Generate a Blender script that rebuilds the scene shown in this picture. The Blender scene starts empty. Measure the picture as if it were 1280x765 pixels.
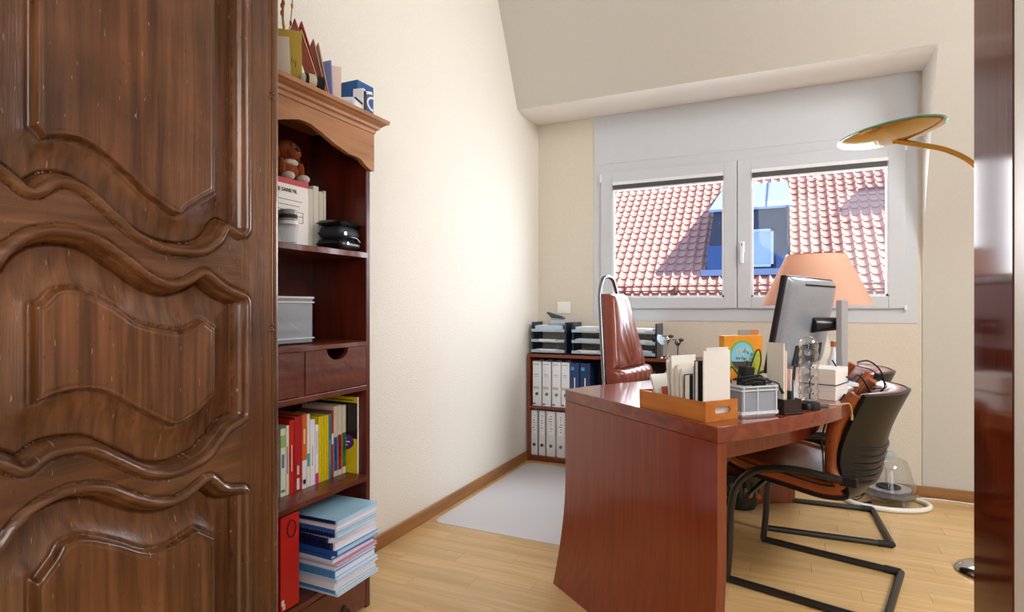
import bpy, bmesh, math, random
import numpy as np
from mathutils import Vector, Matrix

S = bpy.context.scene
COL = S.collection
PI = math.pi
random.seed(7)

# ------------------------------------------------------------------ camera, world, sun, lights, exposure
H = 1.10
cam_d = bpy.data.cameras.new('camera'); cam_d.sensor_width = 36; cam_d.lens = 718 / 1280 * 36; cam_d.clip_start = 0.05
cam = bpy.data.objects.new('camera', cam_d); COL.objects.link(cam)
cam.location = (0, 0, H); cam.rotation_euler = (PI / 2, 0, math.radians(25)); S.camera = cam

world = bpy.data.worlds.new('world'); S.world = world; world.use_nodes = True
wn = world.node_tree.nodes; bg = wn['Background']
bg.inputs['Color'].default_value = (0.36, 0.56, 1.0, 1); bg.inputs['Strength'].default_value = 1.25

sun_d = bpy.data.lights.new('sun', 'SUN'); sun_d.energy = 7.2; sun_d.angle = 0.009; sun_d.color = (1, 0.95, 0.88)
sun = bpy.data.objects.new('sun', sun_d); COL.objects.link(sun)
sun.rotation_euler = Vector((0.66, -0.012, 0.75)).to_track_quat('Z', 'Y').to_euler()

def area(name, loc, aim, sx, sy, w, col=(1, 1, 1)):
    d = bpy.data.lights.new(name, 'AREA'); d.shape = 'RECTANGLE'; d.size = sx; d.size_y = sy; d.energy = w; d.color = col
    o = bpy.data.objects.new(name, d); COL.objects.link(o); o.location = loc
    o.rotation_euler = (Vector(loc) - Vector(aim)).to_track_quat('Z', 'Y').to_euler(); return o
area('rear_fill', (0.9, -1.85, 1.9), (0.2, 2.5, 1.0), 2.4, 1.7, 58, (0.955, 0.975, 1))  # added fill lamp behind the camera; the rear wall has no window
area('high_side_fill', (2.1, 1.5, 3.15), (-1.3, 1.5, .9), 1.7, 1.3, 88, (0.965, 0.98, 1))  # added fill lamp, set high for relief on the mouldings; no roof window exists
area('daylight_front_window', (-0.25, 4.12, 1.55), (-0.35, 1.0, 0.6), 1.6, 0.75, 34, (0.88, 0.94, 1))

vs = S.view_settings
vs.view_transform = 'Standard'; vs.look = 'None'; vs.gamma = 1; vs.use_curve_mapping = False; vs.exposure = 0.60

# ------------------------------------------------------------------ helpers
def lin(c):
    if isinstance(c, str):
        c = [int(c[i:i + 2], 16) / 255 for i in (1, 3, 5)]
        return tuple(v / 12.92 if v < .04045 else ((v + .055) / 1.055) ** 2.4 for v in c)
    return tuple(c)

WORLDM = {}
def thing(name, label, cat, loc=(0, 0, 0), rotz=0, group=None, world=False):
    o = bpy.data.objects.new(name, None); COL.objects.link(o); o.empty_display_size = .05
    o.location = loc; o.rotation_euler = (0, 0, rotz); o['label'] = label; o['category'] = cat
    if group: o['group'] = group
    if world: WORLDM[o] = (Matrix.Translation(loc) @ Matrix.Rotation(rotz, 4, 'Z')).inverted()
    return o
def tag(o, label, cat, group=None):
    o['label'] = label; o['category'] = cat
    if group: o['group'] = group
    return o
def root_of(o):
    while o.parent: o = o.parent
    return o
def copy_tree(o, parent=None):
    c = o.copy(); COL.objects.link(c); c.parent = parent
    for ch in o.children: copy_tree(ch, c)
    return c

class G:
    def __init__(s): s.v = []; s.f = []
    def add(s, vs, fs):
        k = len(s.v); s.v += [tuple(p) for p in vs]; s.f += [tuple(i + k for i in f) for f in fs]; return s
    def box(s, x0, x1, y0, y1, z0, z1, rz=0, m=None):
        vs = [(x, y, z) for z in (z0, z1) for x, y in ((x0, y0), (x1, y0), (x1, y1), (x0, y1))]
        if rz:
            cx, cy = (x0 + x1) / 2, (y0 + y1) / 2; a, b = math.cos(rz), math.sin(rz)
            vs = [(cx + (x - cx) * a - (y - cy) * b, cy + (x - cx) * b + (y - cy) * a, z) for x, y, z in vs]
        if m is not None: vs = [m @ Vector(p) for p in vs]
        return s.add(vs, [(3, 2, 1, 0), (4, 5, 6, 7), (0, 1, 5, 4), (1, 2, 6, 5), (2, 3, 7, 6), (3, 0, 4, 7)])
    def prism(s, poly, fn, a, b):          # poly of 2D points, fn(u, v, w) -> xyz, extruded from w = a to b
        n = len(poly)
        vs = [fn(u, v, a) for u, v in poly] + [fn(u, v, b) for u, v in poly]
        return s.add(vs, [tuple(range(n))[::-1], tuple(range(n, 2 * n))] + [(i, (i + 1) % n, n + (i + 1) % n, n + i) for i in range(n)])
    def tube(s, path, r, n=8, closed=False):
        P = [Vector(p) for p in path]; m = len(P); rings = []
        R = r if isinstance(r, (list, tuple)) else [r] * m
        up = None
        for i in range(m):
            if closed: t = P[(i + 1) % m] - P[i - 1]
            else: t = P[min(i + 1, m - 1)] - P[max(i - 1, 0)]
            t = t.normalized()
            if up is None:
                up = Vector((0, 0, 1)) if abs(t.z) < .9 else Vector((1, 0, 0))
            a = t.cross(up).normalized(); up = a.cross(t).normalized()
            rings.append([P[i] + (a * math.cos(2 * PI * k / n) + up * math.sin(2 * PI * k / n)) * R[i] for k in range(n)])
        vs = [q for rg in rings for q in rg]; fs = []
        for i in range(m if closed else m - 1):
            j = (i + 1) % m
            fs += [(i * n + k, i * n + (k + 1) % n, j * n + (k + 1) % n, j * n + k) for k in range(n)]
        if not closed: fs += [tuple(range(n))[::-1], tuple(range((m - 1) * n, m * n))]
        return s.add(vs, fs)
    def lathe(s, prof, n=24, c=(0, 0, 0), m=None):
        vs = []; fs = []
        for r, z in prof:
            for k in range(n):
                p = Vector((r * math.cos(2 * PI * k / n), r * math.sin(2 * PI * k / n), z))
                if m is not None: p = m @ p
                vs.append((p.x + c[0], p.y + c[1], p.z + c[2]))
        for i in range(len(prof) - 1):
            fs += [(i * n + k, i * n + (k + 1) % n, (i + 1) * n + (k + 1) % n, (i + 1) * n + k) for k in range(n)]
        if prof[0][0] > 1e-6: fs.append(tuple(range(n))[::-1])
        if prof[-1][0] > 1e-6: fs.append(tuple(range((len(prof) - 1) * n, len(prof) * n)))
        return s.add(vs, fs)
    def grid(s, fn, nu, nv):               # fn(a, b) for a, b in 0..1
        vs = [fn(i / nu, j / nv) for i in range(nu + 1) for j in range(nv + 1)]
        return s.add(vs, [(i * (nv + 1) + j, (i + 1) * (nv + 1) + j, (i + 1) * (nv + 1) + j + 1, i * (nv + 1) + j + 1) for i in range(nu) for j in range(nv)])
    def slab(s, fn, nu, nv):               # closed solid, fn(a, b, side) side 0/1
        k = len(s.v); W = nv + 1
        for sd in (0, 1):
            s.v += [tuple(fn(i / nu, j / nv, sd)) for i in range(nu + 1) for j in range(W)]
        o = (nu + 1) * W
        for i in range(nu):
            for j in range(nv):
                q = (i * W + j, (i + 1) * W + j, (i + 1) * W + j + 1, i * W + j + 1)
                s.f.append(tuple(k + x for x in q)); s.f.append(tuple(k + o + x for x in q[::-1]))
        ed = [(i * W, (i + 1) * W) for i in range(nu)] + [((i + 1) * W + nv, i * W + nv) for i in range(nu)] + [(j + 1, j) for j in range(nv)] + [(nu * W + j, nu * W + j + 1) for j in range(nv)]
        s.f += [(k + a, k + b, k + o + b, k + o + a) for a, b in ed]
        return s
    def build(s, name, mat, parent=None, smooth=None, bevel=0, kind=None, label=None, clean=True):
        me = bpy.data.meshes.new(name); me.from_pydata(s.v, [], s.f)
        if clean:
            bm = bmesh.new(); bm.from_mesh(me); bmesh.ops.remove_doubles(bm, verts=bm.verts, dist=1e-6)
            bmesh.ops.recalc_face_normals(bm, faces=bm.faces); bm.to_mesh(me); bm.free()
        if parent is not None:
            M = WORLDM.get(root_of(parent))
            if M is not None: me.transform(M)
        if isinstance(mat, (list, tuple)):
            for q in mat: me.materials.append(q)
        else: me.materials.append(mat)
        if smooth is not None:
            me.polygons.foreach_set('use_smooth', [True] * len(me.polygons))
            me.set_sharp_from_angle(angle=math.radians(smooth))
        o = bpy.data.objects.new(name, me); COL.objects.link(o); o.parent = parent
        if bevel:
            b = o.modifiers.new('bevel', 'BEVEL'); b.width = bevel; b.segments = 2; b.limit_method = 'ANGLE'; b.angle_limit = .7; b.harden_normals = False
        if kind: o['kind'] = kind
        if label: o['label'] = label
        return o

def bz(pts, n=8):                          # smooth curve through points (Catmull-Rom)
    P = [Vector(p) for p in pts]; out = []
    for i in range(len(P) - 1):
        p0 = P[i - 1] if i else P[0] * 2 - P[1]; p1 = P[i]; p2 = P[i + 1]; p3 = P[i + 2] if i + 2 < len(P) else P[-1] * 2 - P[-2]
        for k in range(n):
            t = k / n
            out.append(.5 * ((2 * p1) + (p2 - p0) * t + (2 * p0 - 5 * p1 + 4 * p2 - p3) * t * t + (3 * p1 - p0 - 3 * p2 + p3) * t ** 3))
    out.append(P[-1]); return out

def text_mesh(name, body, size, M, mat, parent=None, extrude=.0006):
    cu = bpy.data.curves.new(name, 'FONT'); cu.body = body; cu.size = size; cu.extrude = extrude; cu.align_x = 'LEFT'
    t = bpy.data.objects.new('text_source', cu); COL.objects.link(t)
    dg = bpy.context.evaluated_depsgraph_get(); me = bpy.data.meshes.new_from_object(t.evaluated_get(dg)); me.name = name
    bpy.data.objects.remove(t); bpy.data.curves.remove(cu)
    me.transform(M)
    if parent is not None:
        W = WORLDM.get(root_of(parent))
        if W is not None: me.transform(W)
    me.materials.clear(); me.materials.append(mat)
    o = bpy.data.objects.new(name, me); COL.objects.link(o); o.parent = parent; return o

# ------------------------------------------------------------------ materials
MATS = {}
def base_mat(name):
    m = bpy.data.materials.new(name); m.use_nodes = True
    return m, m.node_tree.nodes, m.node_tree.links, m.node_tree.nodes['Principled BSDF']
def plain(name, col, rough=.5, metal=0, bump=0, bscale=80, coat=0, var=.06, spec=.5, trans=0):
    if name in MATS: return MATS[name]
    m, n, l, p = base_mat(name); c = lin(col)
    p.inputs['Roughness'].default_value = rough; p.inputs['Metallic'].default_value = metal
    p.inputs['Coat Weight'].default_value = coat; p.inputs['Coat Roughness'].default_value = .08; p.inputs['Specular IOR Level'].default_value = spec
    tc = n.new('ShaderNodeTexCoord'); nz = n.new('ShaderNodeTexNoise'); nz.inputs['Scale'].default_value = bscale; nz.inputs['Detail'].default_value = 3
    l.new(tc.outputs['Object'], nz.inputs['Vector'])
    r = n.new('ShaderNodeValToRGB'); r.color_ramp.elements[0].position = .3; r.color_ramp.elements[1].position = .7
    r.color_ramp.elements[0].color = (*[v * (1 - var) for v in c], 1); r.color_ramp.elements[1].color = (*[min(1, v * (1 + var)) for v in c], 1)
    l.new(nz.outputs['Fac'], r.inputs['Fac']); l.new(r.outputs['Color'], p.inputs['Base Color'])
    if bump:
        b = n.new('ShaderNodeBump'); b.inputs['Strength'].default_value = bump; b.inputs['Distance'].default_value = .004
        l.new(nz.outputs['Fac'], b.inputs['Height']); l.new(b.outputs['Normal'], p.inputs['Normal'])
    if trans:
        tr = n.new('ShaderNodeBsdfTransparent'); mx = n.new('ShaderNodeMixShader'); mx.inputs['Fac'].default_value = trans
        tr.inputs['Color'].default_value = (*[.6 + .4 * v for v in c], 1)
        l.new(p.outputs['BSDF'], mx.inputs[1]); l.new(tr.outputs['BSDF'], mx.inputs[2]); l.new(mx.outputs['Shader'], n['Material Output'].inputs['Surface'])
    MATS[name] = m; return m
def wood(name, c1, c2, c3=None, scale=(30, 30, 2.2), rough=.35, coat=.3, bump=.15, rnd=0, dents=False, crough=.12, stain=0, scratch=False, spec=.5):
    m, n, l, p = base_mat(name); c1, c2 = lin(c1), lin(c2); c3 = lin(c3) if c3 else tuple((a + b) / 2 for a, b in zip(c1, c2))
    p.inputs['Roughness'].default_value = rough; p.inputs['Coat Weight'].default_value = coat; p.inputs['Coat Roughness'].default_value = crough; p.inputs['Specular IOR Level'].default_value = spec
    tc = n.new('ShaderNodeTexCoord'); mp = n.new('ShaderNodeMapping'); mp.inputs['Scale'].default_value = scale
    l.new(tc.outputs['Object'], mp.inputs['Vector'])
    if rnd:
        oi = n.new('ShaderNodeObjectInfo'); vm = n.new('ShaderNodeVectorMath'); vm.operation = 'SCALE'; vm.inputs[0].default_value = (13, 7, 5)
        l.new(oi.outputs['Random'], vm.inputs['Scale']); l.new(vm.outputs['Vector'], mp.inputs['Location'])
    nz = n.new('ShaderNodeTexNoise'); nz.inputs['Scale'].default_value = 1; nz.inputs['Detail'].default_value = 5; nz.inputs['Distortion'].default_value = .6
    l.new(mp.outputs['Vector'], nz.inputs['Vector'])
    r = n.new('ShaderNodeValToRGB'); e = r.color_ramp.elements; e[0].position = .28; e[0].color = (*c1, 1); e[1].position = .75; e[1].color = (*c2, 1)
    k = e.new(.5); k.color = (*c3, 1)
    l.new(nz.outputs['Fac'], r.inputs['Fac']); colr = r.outputs['Color']
    n2 = n.new('ShaderNodeTexNoise'); n2.inputs['Scale'].default_value = 6; n2.inputs['Detail'].default_value = 3
    l.new(mp.outputs['Vector'], n2.inputs['Vector'])
    if stain:
        n3 = n.new('ShaderNodeTexNoise'); n3.inputs['Scale'].default_value = stain; n3.inputs['Detail'].default_value = 4
        l.new(tc.outputs['Object'], n3.inputs['Vector'])
        r3 = n.new('ShaderNodeMapRange'); r3.inputs['From Min'].default_value = .3; r3.inputs['From Max'].default_value = .7; r3.inputs['To Min'].default_value = .62; r3.inputs['To Max'].default_value = 1.35
        l.new(n3.outputs['Fac'], r3.inputs['Value'])
        mm = n.new('ShaderNodeMix'); mm.data_type = 'RGBA'; mm.blend_type = 'MULTIPLY'; mm.inputs['Factor'].default_value = 1
        l.new(colr, mm.inputs['A']); l.new(r3.outputs['Result'], mm.inputs['B']); colr = mm.outputs['Result']
    if rnd:
        hs = n.new('ShaderNodeHueSaturation'); mr = n.new('ShaderNodeMapRange'); mr.inputs['To Min'].default_value = 1 - rnd; mr.inputs['To Max'].default_value = 1 + rnd
        l.new(oi.outputs['Random'], mr.inputs['Value']); l.new(mr.outputs['Result'], hs.inputs['Value']); l.new(colr, hs.inputs['Color']); colr = hs.outputs['Color']
    if scratch:                                                    # short pale knocks and dark worm marks in the polish
        mp2 = n.new('ShaderNodeMapping'); mp2.inputs['Scale'].default_value = (3, 210, 38); mp2.inputs['Rotation'].default_value = (.25, 0, 0); l.new(tc.outputs['Object'], mp2.inputs['Vector'])
        for sc_, lo, cc in ((1.0, .745, '#b59a84'), (1.37, .72, '#200c04')):
            n4 = n.new('ShaderNodeTexNoise'); n4.inputs['Scale'].default_value = sc_; n4.inputs['Detail'].default_value = 1; l.new(mp2.outputs['Vector'], n4.inputs['Vector'])
            r4 = n.new('ShaderNodeMapRange'); r4.inputs['From Min'].default_value = lo; r4.inputs['From Max'].default_value = lo + .03; r4.inputs['To Max'].default_value = .55; l.new(n4.outputs['Fac'], r4.inputs['Value'])
            m4 = n.new('ShaderNodeMix'); m4.data_type = 'RGBA'; l.new(r4.outputs['Result'], m4.inputs['Factor']); l.new(colr, m4.inputs['A']); m4.inputs['B'].default_value = (*lin(cc), 1); colr = m4.outputs['Result']
    l.new(colr, p.inputs['Base Color'])
    if bump:
        b = n.new('ShaderNodeBump'); b.inputs['Strength'].default_value = bump; b.inputs['Distance'].default_value = .002
        l.new(n2.outputs['Fac'], b.inputs['Height'])
        if dents:
            vo = n.new('ShaderNodeTexNoise'); vo.inputs['Scale'].default_value = 14; vo.inputs['Detail'].default_value = 2
            l.new(tc.outputs['Object'], vo.inputs['Vector'])
            b2 = n.new('ShaderNodeBump'); b2.inputs['Strength'].default_value = .35; b2.inputs['Distance'].default_value = .012
            l.new(vo.outputs['Fac'], b2.inputs['Height']); l.new(b.outputs['Normal'], b2.inputs['Normal']); l.new(b2.outputs['Normal'], p.inputs['Normal'])
        else: l.new(b.outputs['Normal'], p.inputs['Normal'])
    MATS[name] = m; return m
def clear(name, col=(1, 1, 1), gloss=.12, rough=.02, tint=1.0):
    m, n, l, p = base_mat(name)
    tr = n.new('ShaderNodeBsdfTransparent'); tr.inputs['Color'].default_value = (*[c * tint for c in col], 1)
    gl = n.new('ShaderNodeBsdfGlossy'); gl.inputs['Roughness'].default_value = rough
    lw = n.new('ShaderNodeLayerWeight'); lw.inputs['Blend'].default_value = .35
    mr = n.new('ShaderNodeMapRange'); mr.inputs['To Min'].default_value = gloss * .25; mr.inputs['To Max'].default_value = min(1, gloss * 5)
    mx = n.new('ShaderNodeMixShader'); l.new(lw.outputs['Facing'], mr.inputs['Value']); l.new(mr.outputs['Result'], mx.inputs['Fac'])
    l.new(tr.outputs['BSDF'], mx.inputs[1]); l.new(gl.outputs['BSDF'], mx.inputs[2]); l.new(mx.outputs['Shader'], n['Material Output'].inputs['Surface'])
    n.remove(p); MATS[name] = m; return m

M_wall = plain('wall_plaster', '#ebe5d9', .9, bump=.9, bscale=130, var=.03)
M_wallw = plain('woven_wallpaper', '#d9d0c0', .9, bump=.5, bscale=190, var=.05)
M_smooth = plain('smooth_paint', '#c6c1b8', .8, bump=.04, bscale=60, var=.015)
M_white = plain('window_white', '#c9cdd3', .45, var=.01, bscale=20)
M_white2 = plain('white_gloss_paint', '#e9eaee', .4, var=.01)
M_floor = wood('oak_floor', '#cda266', '#e2bd86', '#d8b076', scale=(2.2, 34, 30), rough=.34, coat=.4, bump=.04, rnd=.07, crough=.24)
M_skirt = wood('oak_skirting', '#8a5a2a', '#b07c45', '#9c6a36', scale=(26, 2.4, 26), rough=.4, coat=.2, bump=.05)
M_skirtx = wood('oak_skirting_x', '#8a5a2a', '#b07c45', '#9c6a36', scale=(2.4, 26, 26), rough=.4, coat=.2, bump=.05)
M_arm = wood('walnut_armoire', '#46250f', '#825434', '#673f22', scale=(60, 60, 2.4), rough=.33, coat=.6, bump=.3, dents=True, stain=5, crough=.16, scratch=True)
M_armr = wood('walnut_armoire_rail', '#46250f', '#7f5233', '#643e22', scale=(60, 3.0, 60), rough=.33, coat=.6, bump=.3, dents=True, stain=5, crough=.16, scratch=True)
M_book = wood('cherry_bookcase', '#47180a', '#7a3a1c', '#622a13', scale=(22, 3.0, 26), rough=.4, coat=.3, bump=.2, dents=True)
M_bookv = wood('cherry_bookcase_side', '#3a0f06', '#6a2410', '#54190b', scale=(22, 26, 2.6), rough=.4, coat=.3, bump=.15)
M_cornice = wood('light_cherry_cornice', '#9a6236', '#bd8454', '#ad7546', scale=(22, 3.0, 30), rough=.42, coat=.3, bump=.15, dents=True)
M_desk = wood('mahogany_desk', '#74280f', '#8f3a1a', '#823114', scale=(60, 60, 2.5), rough=.28, coat=.6, bump=.02, crough=.12)
M_deskt = wood('mahogany_desk_top', '#6a2812', '#964526', '#80351c', scale=(3, 26, 26), rough=.25, coat=.8, bump=.02, crough=.07)
M_jamb = wood('dark_mahogany_post', '#4a180c', '#7a3318', '#642410', scale=(60, 60, 1.6), rough=.10, coat=0, bump=.0, spec=.22)
M_tray = wood('beech_tray', '#b5651f', '#d0853a', '#c4752c', scale=(4, 24, 30), rough=.5, coat=.1, bump=.04)
M_lowsh = wood('low_shelf_wood', '#6b2c12', '#8f4522', '#7d3819', scale=(3, 26, 26), rough=.4, coat=.3, bump=.05)
M_leather = plain('brown_leather', '#7b3a18', .38, bump=.25, bscale=60, coat=.15, var=.12)
M_leatherr = plain('burgundy_leather', '#84402f', .3, bump=.12, bscale=40, coat=.35, var=.1)
M_leathere = plain('orange_leather_edge', '#8f4413', .42, bump=.25, bscale=80, var=.1)
M_blackp = plain('black_plastic', '#111114', .34, spec=.35, bump=.04, bscale=300, var=.05)
M_blacks = plain('black_satin', '#16161a', .3, var=.1)
M_tubeb = plain('black_tube', '#26221f', .32, var=.1, bscale=20)
M_navy = plain('navy_plastic', '#1c2a3c', .3, var=.08)
M_chrome = plain('chrome', '#c9c9cc', .12, metal=1, var=.02)
M_dchrome = plain('dark_chrome', '#77777c', .22, metal=1, var=.03)
M_silver = plain('silver_plastic', '#b3b3b8', .3, metal=.35, var=.02)
M_gold = plain('polished_brass', '#c99a4a', .1, metal=1, var=.02)
M_paper = plain('white_paper', '#efece6', .8, var=.02)
M_paper2 = plain('cream_paper', '#e2d6bf', .8, var=.03)
M_card = plain('white_card', '#f3efea', .6, var=.01)
M_ink = plain('ink_black', '#1c1b1b', .7)
M_grey = plain('grey_print', '#8d8d8d', .7)
M_red = plain('red_card', '#c5160f', .45, var=.03)
M_blue = plain('blue_card', '#1c5a9c', .45)
M_glass = clear('window_glass', (1, 1, 1), .05)
M_acryl = clear('clear_acrylic', (.985, .99, 1), .12, .03)
M_milk = plain('frosted_plastic', '#d4dae2', .3, var=.02, trans=.66)
M_mat = plain('clear_mat_plastic', '#f0eef2', .42, var=.01, trans=.26)
M_acryl2 = clear('speaker_acrylic', (.97, .985, 1), .24, .03)
M_greeng = clear('green_glass_edge', (.35, .75, .62), .15, .03)

def setmat(col, rough=.5, **k): return plain('col_' + col.strip('#') + str(rough), col, rough, var=.012, **k)

# ------------------------------------------------------------------ the room
XL, YW, XR, YB, ZC = -1.63, 3.96, 3.0, -2.0, 3.3
def struct(o): o['kind'] = 'structure'; return o
SOFY, SOFZ, NX = 3.585, 2.444, 0.735
struct(G().add([(XL, YB, 0), (XL, YW, 0), (XL, YW, ZC), (XL, YB, ZC)], [(0, 1, 2, 3)]).build('wall_left', M_wall))
struct(G().add([(XR, YB, 0), (XR, YW, 0), (XR, YW, ZC), (XR, YB, ZC)], [(3, 2, 1, 0)]).build('wall_side', M_smooth))
struct(G().add([(XL, YB, 0), (XR, YB, 0), (XR, YB, ZC), (XL, YB, ZC)], [(0, 1, 2, 3)]).build('wall_rear', M_smooth))
WX0, WX1, WZ0 = -1.201, 0.716, 1.001
g = G().box(XL, WX0, YW, YW + .12, 0, SOFZ).box(WX0, WX1, YW, YW + .12, 0, WZ0).box(WX1, NX + .002, YW, YW + .12, 0, SOFZ)
struct(g.build('wall_window', M_wallw))
prof = [(YW, 0), (YW, .6), (YW, 1.2), (YW - .012, 1.38), (YW - .055, 1.56), (3.84, 1.76), (3.71, 2.12), (SOFY, SOFZ), (3.28, 3.057), (3.16, ZC)]   # knee wall runs up into the slope
g = G()
for (ya, za), (yb, zb) in zip(prof, prof[1:]):
    x0 = NX if za < SOFZ - .01 else XL
    g.add([(x0, ya, za), (XR, ya, za), (XR, yb, zb), (x0, yb, zb)], [(0, 1, 2, 3)])
struct(g.build('ceiling_slope', M_smooth, smooth=60))
struct(G().add([(XL, YB, ZC), (XR, YB, ZC), (XR, 3.16, ZC), (XL, 3.16, ZC)], [(0, 1, 2, 3)]).build('ceiling', M_smooth))
n = 8; cove = [(SOFY, SOFZ)] + [(SOFY + (YW - SOFY) * (k / n), SOFZ - .012 * math.sin(PI * k / n)) for k in range(1, n)] + [(YW, SOFZ)]
g = G()
for (ya, za), (yb, zb) in zip(cove, cove[1:]): g.add([(XL, ya, za), (NX, ya, za), (NX, yb, zb), (XL, yb, zb)], [(0, 1, 2, 3)])
M_soffit = plain('soffit_paint', '#f0ece4', .8, bump=.04, bscale=60, var=.01)
struct(g.build('trim_1', M_soffit, smooth=60))                                         # soffit over the window niche
struct(G().add([(NX, YW + .01, 1.1), (NX, YW + .01, SOFZ)] + [(NX, y_, z_) for y_, z_ in prof[7:1:-1]], [tuple(range(8))]).build('trim_2', M_soffit))
struct(G().box(XL, XL + .014, YB, YW, .012, .075).build('baseboard_left', M_skirt, bevel=.003))
struct(G().box(XL + .014, 1.9, YW - .014, YW, .012, .075).build('baseboard_window', M_skirtx, bevel=.003))

# floor: oak strips, each a piece of the floor
fl = struct(G().box(XL, XR, YB, YW, -.03, .006).build('floor', plain('floor_joint', '#6b4a28', .7)))
PW, PL = .088, .62
plank_me = {}
far = G(); npl = 0
rows = int((YW - YB) / PW) + 1
for r in range(rows):
    y1 = YW - r * PW; y0 = max(YB, y1 - PW); x = XL - ((r * 0.37) % 1) * PL
    while x < XR:
        a, b = max(x, XL), min(x + PL, XR); x += PL
        if b - a < .01: continue
        if y1 > 1.55 and a < 1.35 and npl < 298:
            key = (round(b - a, 4), round(y1 - y0, 4))
            if key not in plank_me:
                o = G().box(0.0006, b - a - .0006, .0005, y1 - y0 - .0005, 0, .006).build('plank', M_floor, fl)
                plank_me[key] = o.data
            else:
                o = bpy.data.objects.new('plank', plank_me[key]); COL.objects.link(o); o.parent = fl
            o.location = (a, y0, .006); npl += 1
        else: far.box(a + .0006, b - .0006, y0 + .0005, y1 - .0005, .006, .012)
far.build('plank_field', M_floor, fl, kind='stuff')
FZ = .012

# right-hand door post and white pier close to the camera
struct(G().box(.40, .47, 1.387, 1.63, FZ, 2.9).build('door_1', M_jamb, bevel=.003))
struct(G().box(.402, .56, .55, 1.386, FZ, 2.9).build('wall_pier', plain('pier_white', '#fafafa', .5, var=.005)))

# ------------------------------------------------------------------ window
win = struct(G().box(WX0, WX1, YW - .006, YW + .05, 2.1, SOFZ + .03).build('window_1', M_white, bevel=.002))      # roller shutter box
wf = G()
Z0, Z1 = WZ0, 2.1
wf.box(WX0, -1.13, YW - .004, YW + .07, Z0, Z1); wf.box(.638, WX1, YW - .004, YW + .07, Z0, Z1)
wf.box(-1.13, .638, YW - .004, YW + .07, Z0, 1.10); wf.box(-1.13, .638, YW - .004, YW + .07, 2.02, Z1); wf.box(-.28, -.215, YW + .0, YW + .07, 1.10, 2.02)
wf.build('window_frame', M_white, win)
for sx0, sx1, gx0, gx1 in ((-1.145, -.250, -1.062, -.327), (-.246, .653, -.165, .571)):
    z0, z1, gz0, gz1 = 1.086, 2.034, 1.158, 1.945
    g = G(); ya, yb = YW - .022, YW + .045
    g.box(sx0, gx0, ya, yb, z0, z1).box(gx1, sx1, ya, yb, z0, z1).box(gx0, gx1, ya, yb, z0, gz0).box(gx0, gx1, ya, yb, gz1, z1)
    sash = g.build('sash', M_white, win, bevel=.004)
    bd = G(); q = .012
    bd.box(gx0, gx0 + q, ya + .006, ya + .03, gz0, gz1).box(gx1 - q, gx1, ya + .006, ya + .03, gz0, gz1).box(gx0, gx1, ya + .006, ya + .03, gz0, gz0 + q)
    bd.build('glazing_bead', M_white2, sash)
    G().box(gx0, gx1, YW + .012, YW + .018, gz0, gz1).build('pane', M_glass, sash)
    G().box(gx0 + .001, gx1 - .001, ya - .012, ya + .002, gz1 - .004, gz1 + .018).build('blind_housing', M_white2, sash, bevel=.003)
    G().box(gx0 + .006, gx1 - .006, ya - .008, ya + .004, gz1 - .034, gz1 - .004).build('blind_roller', plain('blind_grey', '#4a4a4a', .6), sash)
    G().box(gx0 + .004, gx1 - .004, ya - .006, ya + .002, gz1 - .046, gz1 - .034).build('blind_rail', M_white2, sash)
    G().box((gx0 + gx1) / 2 - .02, (gx0 + gx1) / 2 + .02, ya - .010, ya, gz1 - .062, gz1 - .04).build('blind_tab', M_white2, sash)
    if sx0 > -1:
        h = G().box(-.232, -.204, ya - .012, ya, 1.44, 1.51).build('handle_plate', M_white2, sash, bevel=.003)
        G().box(-.228, -.208, ya - .035, ya - .018, 1.37, 1.50).box(-.225, -.211, ya - .035, ya - .01, 1.475, 1.50).build('handle', M_white2, sash, bevel=.004)
        G().box(.648, .662, ya - .006, ya + .02, 1.075, 1.105).box(.648, .662, ya - .006, ya + .02, 1.99, 2.02).build('hinge', M_white2, sash, bevel=.002)
    else:
        G().box(-1.152, -1.140, ya - .006, ya + .02, 1.965, 2.03).build('hinge', M_white2, sash, bevel=.002)
sw = thing('light_switch', 'square cream light switch on the wall above the letter trays', 'switch', (-1.425, YW - .001, 1.088))
G().box(-.05, .05, -.011, 0, -.042, .042).build('switch_plate', M_card, sw, bevel=.002)
G().box(-.024, .024, -.016, -.010, -.022, .022).build('rocker', M_card, sw, bevel=.001)

# ------------------------------------------------------------------ house across the yard
PIT = math.atan(.9); RY0 = 14.4                                   # roof height equals eye level at y = RY0
def roofz(y): return H + .9 * (y - RY0)
house = thing('neighbour_house', 'neighbouring house with a tiled roof and a dark dormer seen through the window', 'house', (0, 14.0, -6), world=True)
M_tile = plain('clay_tile', '#c98f7a', .55, bump=.2, bscale=30, var=.18)
M_wallh = plain('house_render', '#c9bfae', .9)
G().box(-12, 9, 13.4, 26, -6, .1).build('wall', M_wallh, house)
ROOFY0, ROOFY1 = 13.2, 21.5
deck = G().add([(-12, ROOFY0, roofz(ROOFY0) - .06), (9, ROOFY0, roofz(ROOFY0) - .06), (9, ROOFY1, roofz(ROOFY1) - .06), (-12, ROOFY1, roofz(ROOFY1) - .06),
                (9, 26.5, -.5), (-12, 26.5, -.5)], [(0, 1, 2, 3), (3, 2, 4, 5)]).build('roof', plain('roof_deck', '#5a3a30', .9), house)
TW, TE, TL = .23, .30, .36
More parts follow.
